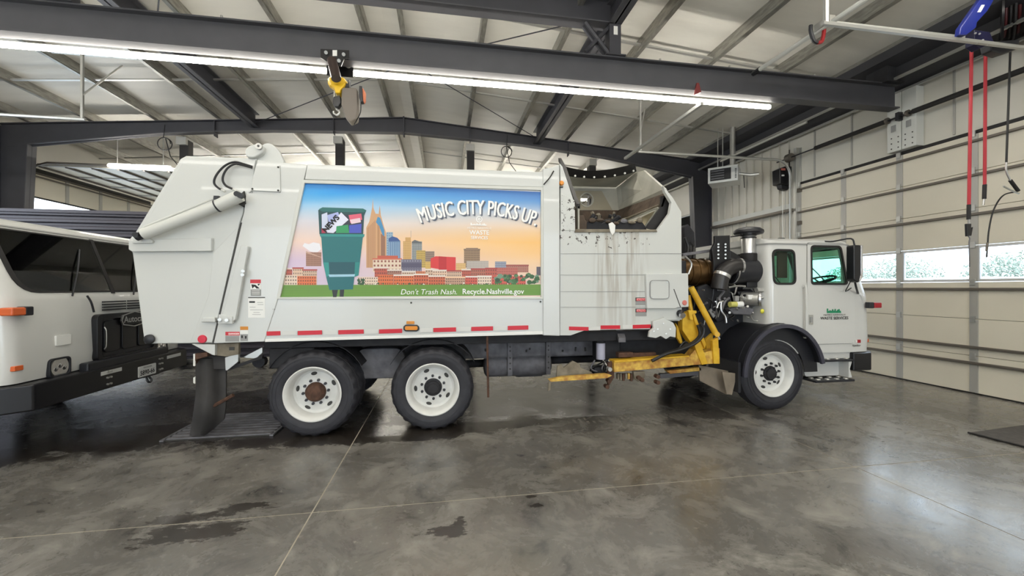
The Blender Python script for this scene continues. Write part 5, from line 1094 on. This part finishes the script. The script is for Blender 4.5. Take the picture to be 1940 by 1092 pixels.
ey('belt_cover', 'black_plastic', [(1352, 540), (1384, 540), (1390, 600), (1360, 612), (1346, 590)], 5.55, .12, .02); ey('oil_pan', 'black_plastic', [(1300, 530), (1330, 535), (1350, 640), (1385, 620), (1450, 600), (1450, 545), (1380, 540)], 5.72, .05, .02)
ey('pump_body', 'chassis', [(1380, 585), (1412, 580), (1430, 586), (1424, 598), (1390, 596)], 5.42, .12, .02); ey('air_compressor', 'black_gloss', [(1398, 552), (1424, 548), (1434, 558), (1430, 580), (1404, 580)], 5.5, .15, .02)
for _ in range(34):
    q = UY(rb.uniform(1318, 1452), rb.uniform(540, 612), rb.uniform(5.35, 5.55)); r_ = rb.uniform(.008, .018)
    if q.x > 4.55: continue
    MB().cyl(q, q+Vector((rb.uniform(-.03, .03), -.03, rb.uniform(-.02, .02))), r_, n=8).build('engine_bolt', rb.choice(['galv_plain', 'alu', 'chassis', 'black_plastic']), en)
for _ in range(22):
    a = UY(rb.uniform(1320, 1440), rb.uniform(540, 590), rb.uniform(5.38, 5.6)); pts = [a]
    for k in range(3): pts.append(pts[-1]+Vector((rb.uniform(-.1, .1), rb.uniform(-.05, .05), rb.uniform(-.14, .02))))
    MB().tube(pts, rb.choice([.008, .012, .018]), 6).build('engine_hose', rb.choice(['hose_black', 'hose_black', 'black_plastic', 'chassis', 'galv_plain']), en)
for pts in ([(1358, 584), (1362, 574), (1370, 571)], [(1366, 572), (1366, 588), (1374, 600), (1376, 612)], [(1380, 545), (1398, 542), (1412, 543)], [(1298, 486), (1310, 500), (1304, 520)]): MB().tube([UY(*p, 5.33) for p in pts], .014, 8).build('coolant_pipe', 'alu', en)
for k in range(3): MB().tube([UY(1298+k*6, 450+k*8, 5.9), UY(1304+k*5, 470, 5.9), UY(1300+k*7, 492, 5.8)], .03, 8).build('charge_hose', 'hose_black', en)
ey('hydraulic_valve', 'chassis_dark', [(1296, 430), (1304, 424), (1316, 440), (1318, 478), (1298, 480)], 6.4, .2, .02)

# ---- cab
cb = build_cab(T, 6.35, 5.2, 2.4, True)
MB().box(4.5, 5.9, 5.8, 6.9, .62, .86).build('cab_mount', 'chassis_dark', T, .02)
q = UY(1480, 441, 5.8); MB().cyl((q.x, 5.8, 2.48), (q.x, 5.8, 2.55), .05, n=12).build('roof_horn', 'seam_dark', T)
dr = [o for o in T.children if o.name.startswith('door')][0]
em = MB(); q = UY(1567, 593.5, 5.185); skyline_icon(em, q.x, q.z, .24, .062, 5.183, 5.187); em.build('door_emblem', 'print_green', dr, smooth=0)['kind'] = 'stuff'
q = UY(1581, 598.5, 5.185); text('METRO NASHVILLE', 'door_lettering', 'print_black', dr, (q.x, 5.185, q.z), .034, sx=1.3)
q = UY(1581, 605.5, 5.185); text('WASTE SERVICES', 'door_lettering', 'print_black', dr, (q.x, 5.185, q.z), .058, bold=.001, sx=1.08)
plate('corner_badge', 'dark_red', rect(1624, 644, 1631, 650), 5.19, .03, T, .002); plate('corner_badge', 'decal_white', rect(1621, 644.5, 1624.5, 649.5), 5.188, .03, T, .002)
q = UY(1622, 656.5, 5.19); text('Xpeditor', 'model_lettering', 'print_black', T, (q.x, 5.188, q.z), .04, shear=.2, bold=.0005)
MB().prism([(4.86, 1.9), (5.02, 1.9), (5.02, 2.28), (4.86, 2.28)], 'y', 5.34, 5.36).build('curtain', 'curtain_red', T)

# ================================================================ SECOND TRUCK, parked behind it
T2 = thing('garbage_truck', (-5.5, 6.0, 0), 'second white garbage truck at the left edge, seen from the front with a dark windshield', 'truck')
c2 = build_cab(T2, -4.15, 4.72, 2.72, False)
MB().prism([(-9.5, 1.1), (-6.25, 1.1), (-6.25, 3.12), (-9.5, 3.12)], 'y', 4.75, 7.02).build('body_shell', 'white_paint', T2, .03)
for y in (5.3, 5.9, 6.5): MB().box(-6.25, -6.21, y, y+.08, 1.2, 3.05).build('body_rib', 'white_paint', T2, .008)
for y in (5.5, 6.5): MB().box(-9.3, -4.8, y, y+.08, .62, .9).build('frame_rail', 'chassis_dark', T2)
MB().box(-5.8, -4.3, 5.1, 7.0, .5, .85).build('engine_sump', 'chassis_dark', T2, .03)
for x, y, s in ((-5.85, 4.70, -1), (-5.85, 7.48, 1), (-8.4, 4.70, -1), (-8.4, 7.48, 1)): make_wheel(T2, (x, y, .515), 'steer', s)
sk = MB().box(-4.335, -4.33, 5.06, 5.26, 1.74, 1.90).build('windshield_notice', 'paper', T2)
MB().add([(-4.32, 6.05, 1.745), (-4.24, 6.02, 1.735), (-4.24, 6.28, 1.735), (-4.32, 6.31, 1.745), (-4.32, 6.05, 1.749), (-4.24, 6.02, 1.739), (-4.24, 6.28, 1.739), (-4.32, 6.31, 1.749)], [(0, 1, 2, 3), (4, 5, 6, 7), (0, 1, 5, 4), (1, 2, 6, 5), (2, 3, 7, 6), (3, 0, 4, 7)]).build('dash_paper', 'paper', T2)
# ================================================================ OTHER THINGS
# dark ribbed container in the next lane
t = thing('dump_container', (-7, 10.3, 0), 'dark ribbed steel container standing behind the second white truck', 'container')
zt = UY(160, 402, 9.7).z
MB().box(-11.0+.25, -3.2, 9.72, 11.6, .25, zt).build('container_wall', 'ribbed_dark', t)
for k in range(22): MB().prism([(9.72, .3+k*.138), (9.66, .32+k*.138), (9.66, .37+k*.138), (9.72, .39+k*.138)], 'x', -10.7, -3.2).build('wall_rib', 'ribbed_dark', t, smooth=0)
MB().box(-10.75, -3.15, 9.62, 9.74, zt-.04, zt+.03).build('top_rim', 'ribbed_dark', t, .01)
for x in (-9.5, -4.0):
    for y in (9.9, 11.4): MB().cyl((x, y-.08, .13), (x, y+.08, .13), .13, n=16).build('caster_wheel', 'rubber', t)
# chain hoist on the crane beam
t = thing('chain_hoist', (-1.55, 6.5, 4.9), 'yellow and black electric chain hoist with a grey chain bag hanging from the crane beam', 'hoist')
def hp(name, mat, px, Y, d, bev=.006, par=None, r=0): return plate(name, mat, px, Y, d, par or t, bev, r)
tr = hp('trolley_plate', 'black_gloss', [(607, 92), (661, 95), (661, 111), (652, 112), (646, 126), (636, 124), (618, 116), (607, 109)], 6.33, .02)
for p in ((617.5, 99.5), (651, 103), (642, 115)): MB().cyl(UY(*p, 6.33), UY(*p, 6.30), .025, n=12).build('trolley_bolt', 'galv_plain', tr)
hp('trolley_label', 'decal_white', rect(630, 95, 638.5, 106), 6.325, .004, 0, tr); hp('trolley_label', 'decal_white', rect(621, 113, 632, 122), 6.325, .004, 0, tr)
MB().box(-1.76, -1.37, 6.66, 6.68, 5.0, 5.22).build('trolley_plate', 'black_gloss', t, .006)
for x in (-1.69, -1.44):
    for y in (6.37, 6.6): MB().cyl((x, y, 5.17), (x, y+.05, 5.17), .045, n=16).build('trolley_wheel', 'galv_plain', t)
MB().cyl(UY(629, 114, 6.30), UY(637, 149, 6.18), .068, n=22).build('motor_housing', M('hoist_brown', (60, 48, 44), .4), t)
MB().cyl((-1.6, 6.35, 5.0), (-1.6, 6.65, 5.0), .06, n=16).build('suspension_shaft', 'black_plastic', t)
yb_ = MB().lathe([(.06, -.09), (.11, -.075), (.135, -.03), (.135, .02), (.11, .05), (.06, .06)], UY(640, 157, 6.42), 'z', 26).build('gear_housing', 'hoist_yellow', t); hp('gear_lower', 'hoist_yellow', [(626, 158), (655, 157), (652, 163), (645, 170), (644, 176), (635, 176), (633, 166), (626, 162)], 6.32, .16, .02, yb_)
hp('control_box', 'black_plastic', [(650, 157), (659, 158), (662, 150), (662, 166), (650, 166)], 6.36, .1)
for x in (634, 642):
    a, b = UY(x, 172, 6.4), UY(x, 184, 6.4); ch = MB()
    for k in range(7):
        c = a.lerp(b, (k+.5)/7); al = k % 2
        ch.tube([c+Vector(((.010*math.cos(q_) if al else 0), (0 if al else .010*math.cos(q_)), .016*math.sin(q_))) for q_ in [2*PI*i/8 for i in range(9)]], .004, 5)
    ch.build('load_chain', 'galv_plain', t)['kind'] = 'stuff'
hp('hook_block', 'black_gloss', [(630, 182), (645, 181), (646, 195), (641, 203), (634, 203), (630, 196)], 6.36, .1, .02)
q = UY(638, 210, 6.41); MB().tube([q+Vector((.0, 0, .05)), q+Vector((0, 0, .02)), q+Vector((.03, 0, .0)), q+Vector((.035, 0, -.035)), q+Vector((.0, 0, -.065)), q+Vector((-.04, 0, -.04)), q+Vector((-.042, 0, -.01))], .014, 10).build('hook', 'galv_plain', t)
bag = [UY(*p, 6.34) for p in ((647, 165), (676, 166), (677, 200), (675, 225), (662, 231), (653, 220), (646, 198))]
MB().loft([bag, [p+Vector((0, .02, 0)) for p in off_ ] if False else [p+Vector((0, .18, 0)) for p in bag]]).build('chain_bag', 'bin_grey', t, .02)
hp('limit_switch', 'black_plastic', [(680.5, 162), (686, 163), (688, 192), (683, 193), (679.5, 182)], 6.36, .1); hp('brake_cover', 'motor_orange', [(686, 165), (691, 172), (691, 188), (688, 193)], 6.35, .11, .012)
MB().tube([UY(684, 193, 6.4), UY(683, 212, 6.4), UY(677, 226, 6.38), UY(671, 236, 6.38)], .008, 6).build('pendant_cable', 'hose_black', t)
# unit heater
t = thing('unit_heater', UY(1385, 335, 9.9), 'small white unit heater with black louvres hung near the right frame column', 'heater')
Ah, Bh = UY(1341, 332, 10.1), UY(1398, 322, 9.6); ux = (Bh-Ah); ux.z = 0; ux.normalize(); wdt = 0.72; nrm = Vector((-ux.y, ux.x, 0)); dep = -nrm if nrm.y > 0 else nrm; zc_ = Ah.z-.03
def hb(mb, u0, u1, d0, d1, z0, z1): return mb.add([Ah+ux*u-dep*d_+Vector((0, 0, zc_-Ah.z+z)) for z in (z0, z1) for d_ in (d0, d1) for u in (u0, u1)], [(0, 2, 3, 1), (4, 5, 7, 6), (0, 1, 5, 4), (2, 6, 7, 3), (0, 4, 6, 2), (1, 3, 7, 5)])
W_ = (Bh-Ah).length
hb(MB(), 0, W_, 0, .62, -.21, .21).build('heater_case', 'white_paint', t, .01)
lp = hb(MB(), .06, W_-.16, -.012, 0, -.15, .15).build('louvre_panel', 'print_black', t)
for k in range(4): hb(MB(), .08, W_-.32, -.03, -.012, -.11+k*.066, -.09+k*.066).build('louvre', 'chassis', lp)
for k in range(7): hb(MB(), W_-.07, W_-.03, -.004, 0, -.14+k*.038, -.12+k*.038).build('vertical_lettering', 'print_black', lp)
for u in (.2, .32): MB().tube([Ah+ux*u-dep*.3+Vector((0, 0, .1)), Ah+ux*u-dep*.3+Vector((0, 0, 1.3))], .014, 6).build('hanger_rod', 'galv_plain', t)
MB().tube([Ah+ux*(W_*.75)-dep*.5+Vector((0, 0, .1)), Ah+ux*(W_*.75)-dep*.5+Vector((0, 0, 1.35))], .07, 12).build('flue_pipe', 'galv_plain', t)
a = Ah+ux*W_-dep*.3; MB().tube([a, a+ux*.25+Vector((0, 0, -.08)), a+ux*.45+Vector((0, 0, -.08))], .04, 8).build('gas_pipe', 'galv_plain', t); MB().tube([a+ux*.1, a+ux*.12+Vector((0, 0, -.4))], .012, 6).build('pull_chain', 'seam_dark', t)
# door opener
t = thing('door_opener', UY(1492, 338, 9.15), 'black door opener motor mounted beside the overhead door jamb', 'opener')
mo = plate('motor_body', 'black_gloss', [(1477, 320), (1490, 314), (1506, 316), (1506, 350), (1498, 352), (1478, 348)], 9.1, .25, t, .02)
plate('motor_end', 'black_plastic', [(1479, 349), (1497, 351), (1497, 358), (1491, 361), (1481, 357)], 9.15, .15, t, .02); plate('warning_label', 'red_dull', rect(1480, 319, 1488, 323), 9.095, .004, mo, 0); plate('warning_label', 'decal_white', rect(1481, 331, 1486, 334), 9.095, .004, mo, 0)
plate('mount_plate', 'strut_dark', [(1494, 284), (1505, 282), (1504, 320), (1494, 320)], 9.15, .05, t, .004); plate('chain_guard', 'strut_dark', [(1494, 350), (1499, 350), (1499, 388), (1495, 388)], 9.2, .05, t, .004)
a = UY(1488, 362, 9.1); MB().tube([a, a+Vector((0, 0, -1.6)), a+Vector((-.04, 0, -1.62)), a+Vector((-.08, 0, -1.6)), a+Vector((-.08, 0, 0))], .006, 5, False).build('hand_chain', 'galv_plain', t)
# pipes above on the right
t = thing('hose_pipe', (5.22, 5, 5.4), 'white air pipe along the ceiling with a side arm to the hose reel', 'pipe')
MB().tube([UX(1660, -14, 5.22), UX(1430, 138, 5.22)], .034, 10).build('main_pipe', 'white_paint_flat', t)
MB().tube([(5.22, 4.9, 5.42), (7.75, 4.9, 5.44)], .034, 10).build('side_arm', 'white_paint_flat', t)
MB().tube([(5.22, 4.9, 5.38), (5.22, 4.9, 6.3)], .022, 8).build('support_rod', 'steel_paint_dark', t); MB().box(5.17, 5.27, 4.8, 5.05, 5.37, 5.47).build('elbow_fitting', 'galv_plain', t, .01)
q = UX(1440, 131, 5.22); MB().tube([q, UX(1427, 140, 5.22)], .042, 10).build('coupling', 'black_plastic', t)
t = thing('trolley_hook', UY(1548, 62, 4.95), 'black and red U-shaped cable hook hanging from the white air pipe', 'hook')
a = UY(1536, 48, 4.95); b = UY(1561, 50, 4.95); m_ = (a+b)/2
MB().tube([a, a+Vector((0, 0, -.08)), m_+Vector((-.06, 0, -.21)), m_+Vector((0, 0, -.235))], .025, 8).build('hook_arm', 'black_plastic', t); MB().tube([m_+Vector((0, 0, -.235)), m_+Vector((.07, 0, -.21)), b+Vector((0, 0, -.08)), b], .025, 8).build('hook_arm', M('hook_red', (150, 30, 34), .4), t)
# hose reels
RY = 4.7
t = thing('hose_reel', UY(1890, 50, RY), 'black hose reel with a blue mounting bracket at the top right corner', 'reel')
c = UY(1925, 22, RY+.1); ax = Vector((.55, -.83, 0)).normalized()
for k, r_ in ((-.16, .52), (.12, .52)): MB().cyl(c+ax*k, c+ax*(k+.025), r_, n=40).build('reel_flange', 'black_gloss', t)
for k in range(6):
    l = []; R0 = .30+.03*(k % 3)
    q = ax.to_track_quat('Z', 'Y'); MB().tube([c+ax*(-.11+k*.042)+q @ Vector((R0*math.cos(2*PI*i/32), R0*math.sin(2*PI*i/32), 0)) for i in range(33)], .022, 6).build('hose_coil', 'black_rubber' if k % 3 else M('coil_red', (90, 30, 34), .5), t)
plate('mount_bracket', 'reel_blue', [(1862, -8), (1888, -8), (1872, 20), (1852, 42), (1850, 52), (1832, 66), (1818, 66), (1820, 52), (1838, 26)], RY-.55, .06, t, .012); plate('bracket_label', 'decal_white', [(1860, 9), (1866, 9), (1858, 23), (1852, 23)], RY-.556, .005, t, 0)
plate('roller_guide', M('navy', (28, 28, 60), .4), [(1846, 56), (1876, 60), (1884, 80), (1858, 92), (1846, 84)], RY-.45, .1, t, .012)
plate('roller_box', 'black_plastic', [(1876, 78), (1934, 74), (1930, 92), (1900, 102), (1880, 96)], RY-.4, .12, t, .02)
for p in ((1848, 63), (1856, 64), (1852, 77), (1862, 76), (1870, 84), (1850, 82), (1888, 86), (1900, 84)): MB().cyl(UY(*p, RY-.46), UY(*p, RY-.49), .012, n=8).build('reel_bolt', 'alu', t)
def hose(lab, x0, y0, y1, Y, mat, r=.017, x1=None):
    t = thing('air_hose', UY(x0, y0, Y), lab, 'hose'); MB().tube([UY(x0+((x1 or x0)-x0)*i/6, y0+(y1-y0)*i/6, Y) for i in range(7)], r, 10).build('hose_line', mat, t); return t
t = hose('longer red air hose hanging at right with a black grip and nozzle', 1841, 72, 392, 4.55, 'red_hose', .019, 1835.5)
MB().tube([UY(1835.5, 388, 4.55), UY(1835, 416, 4.55)], .022, 10).build('hose_grip', 'black_rubber', t); MB().tube([UY(1835, 416, 4.55), UY(1836, 424, 4.55)], .014, 8).build('coupling', 'alu', t)
plate('trigger_body', 'black_gloss', [(1832, 424), (1841, 424), (1840, 434), (1844, 430), (1841, 447), (1833, 448)], 4.54, .03, t, .006); MB().tube([UY(1833, 446, 4.55), UY(1837, 452, 4.55), UY(1836, 462, 4.55), UY(1837, 506, 4.55)], .007, 6).build('blow_pipe', 'chassis', t)
t = hose('shorter red air hose hanging at right, second from the left', 1867, 95, 352, 4.7, 'red_hose', .019, 1865.5)
MB().tube([UY(1865.5, 350, 4.7), UY(1864.5, 377, 4.7)], .023, 10).build('hose_grip', 'black_rubber', t); MB().tube([UY(1864.5, 377, 4.7), UY(1863, 389, 4.7)], .012, 8).build('coupling', 'alu', t)
t = hose('black grease hose with a bent lever gun at far right', 1914, 98, 308, 4.5, 'hose_black', .012, 1906.5)
MB().tube([UY(*p, 4.5) for p in ((1906.5, 306), (1906, 322), (1909, 332), (1914, 342))], .011, 8).build('swivel', 'alu', t); MB().tube([UY(1914, 342, 4.5), UY(1929, 362, 4.5)], .022, 10).build('gun_body', 'black_rubber', t)
MB().tube([UY(1901, 353, 4.48), UY(1920, 363, 4.48), UY(1930, 367, 4.48)], .011, 8).build('gun_lever', 'galv_plain', t); MB().tube([UY(*p, 4.5) for p in ((1924, 364), (1905, 368), (1892, 380), (1880, 405), (1873, 440), (1871, 466), (1869, 488))], .009, 8).build('whip_hose', 'hose_black', t); MB().tube([UY(1871, 460, 4.5), UY(1869, 476, 4.5)], .014, 8).build('whip_tip', 'strut_dark', t)
# hanging cable coils below the frame
for lab, px, py in (('thin black cable looped below the rafter, left of the leftmost post', 310, 272), ('thin black cable looped below the rafter, right of the slogan', 960, 287)):
    t = thing('cable_coil', UY(px, py, 12.1), lab, 'cable'); c = UY(px, py, 12.1)
    MB().tube([c+Vector((.16*math.cos(a), .01*a, .16*math.sin(a))) for a in [i*PI/10 for i in range(26)]]+[c+Vector((.1, .1, -.3)), c+Vector((.45, .1, -.75))], .012, 6).build('cable_loop', 'hose_black', t)
    MB().tube([c+Vector((0, 0, .16)), c+Vector((.02, .02, .5))], .01, 6).build('cable_tie', 'hose_black', t)
# floor drain and steel plate
t = thing('drain_grate', (-2.5, 5.75, 0), 'dark slotted drain grate in the floor behind the rear wheel', 'grate')
MB().box(-3.15, -2.0, 5.27, 6.25, .002, .008).build('drain_pit', 'seam_dark', t)
for k in range(10): MB().box(-3.15, -2.0, 5.30+k*.098, 5.345+k*.098, .008, .022).build('grate_bar', 'chassis', t)
for x in (-3.17, -2.02): MB().box(x, x+.04, 5.25, 6.27, .004, .022).build('grate_edge', 'chassis', t)
t = thing('floor_plate', (7.4, 3.4, 0), 'flat dark grey plate lying on the floor at the right edge', 'mat')
a = [(6.22, 3.98), (7.4, 4.1), (8.4, 3.9), (8.3, 2.6), (6.35, 2.9)]
MB().prism(rr(a, .04, 3), 'z', .0, .012).build('plate_sheet', 'mat', t, .004); MB().tube([(6.22, 3.98, .012), (6.35, 2.9, .012)], .012, 6).build('plate_edge', 'black_rubber', t)
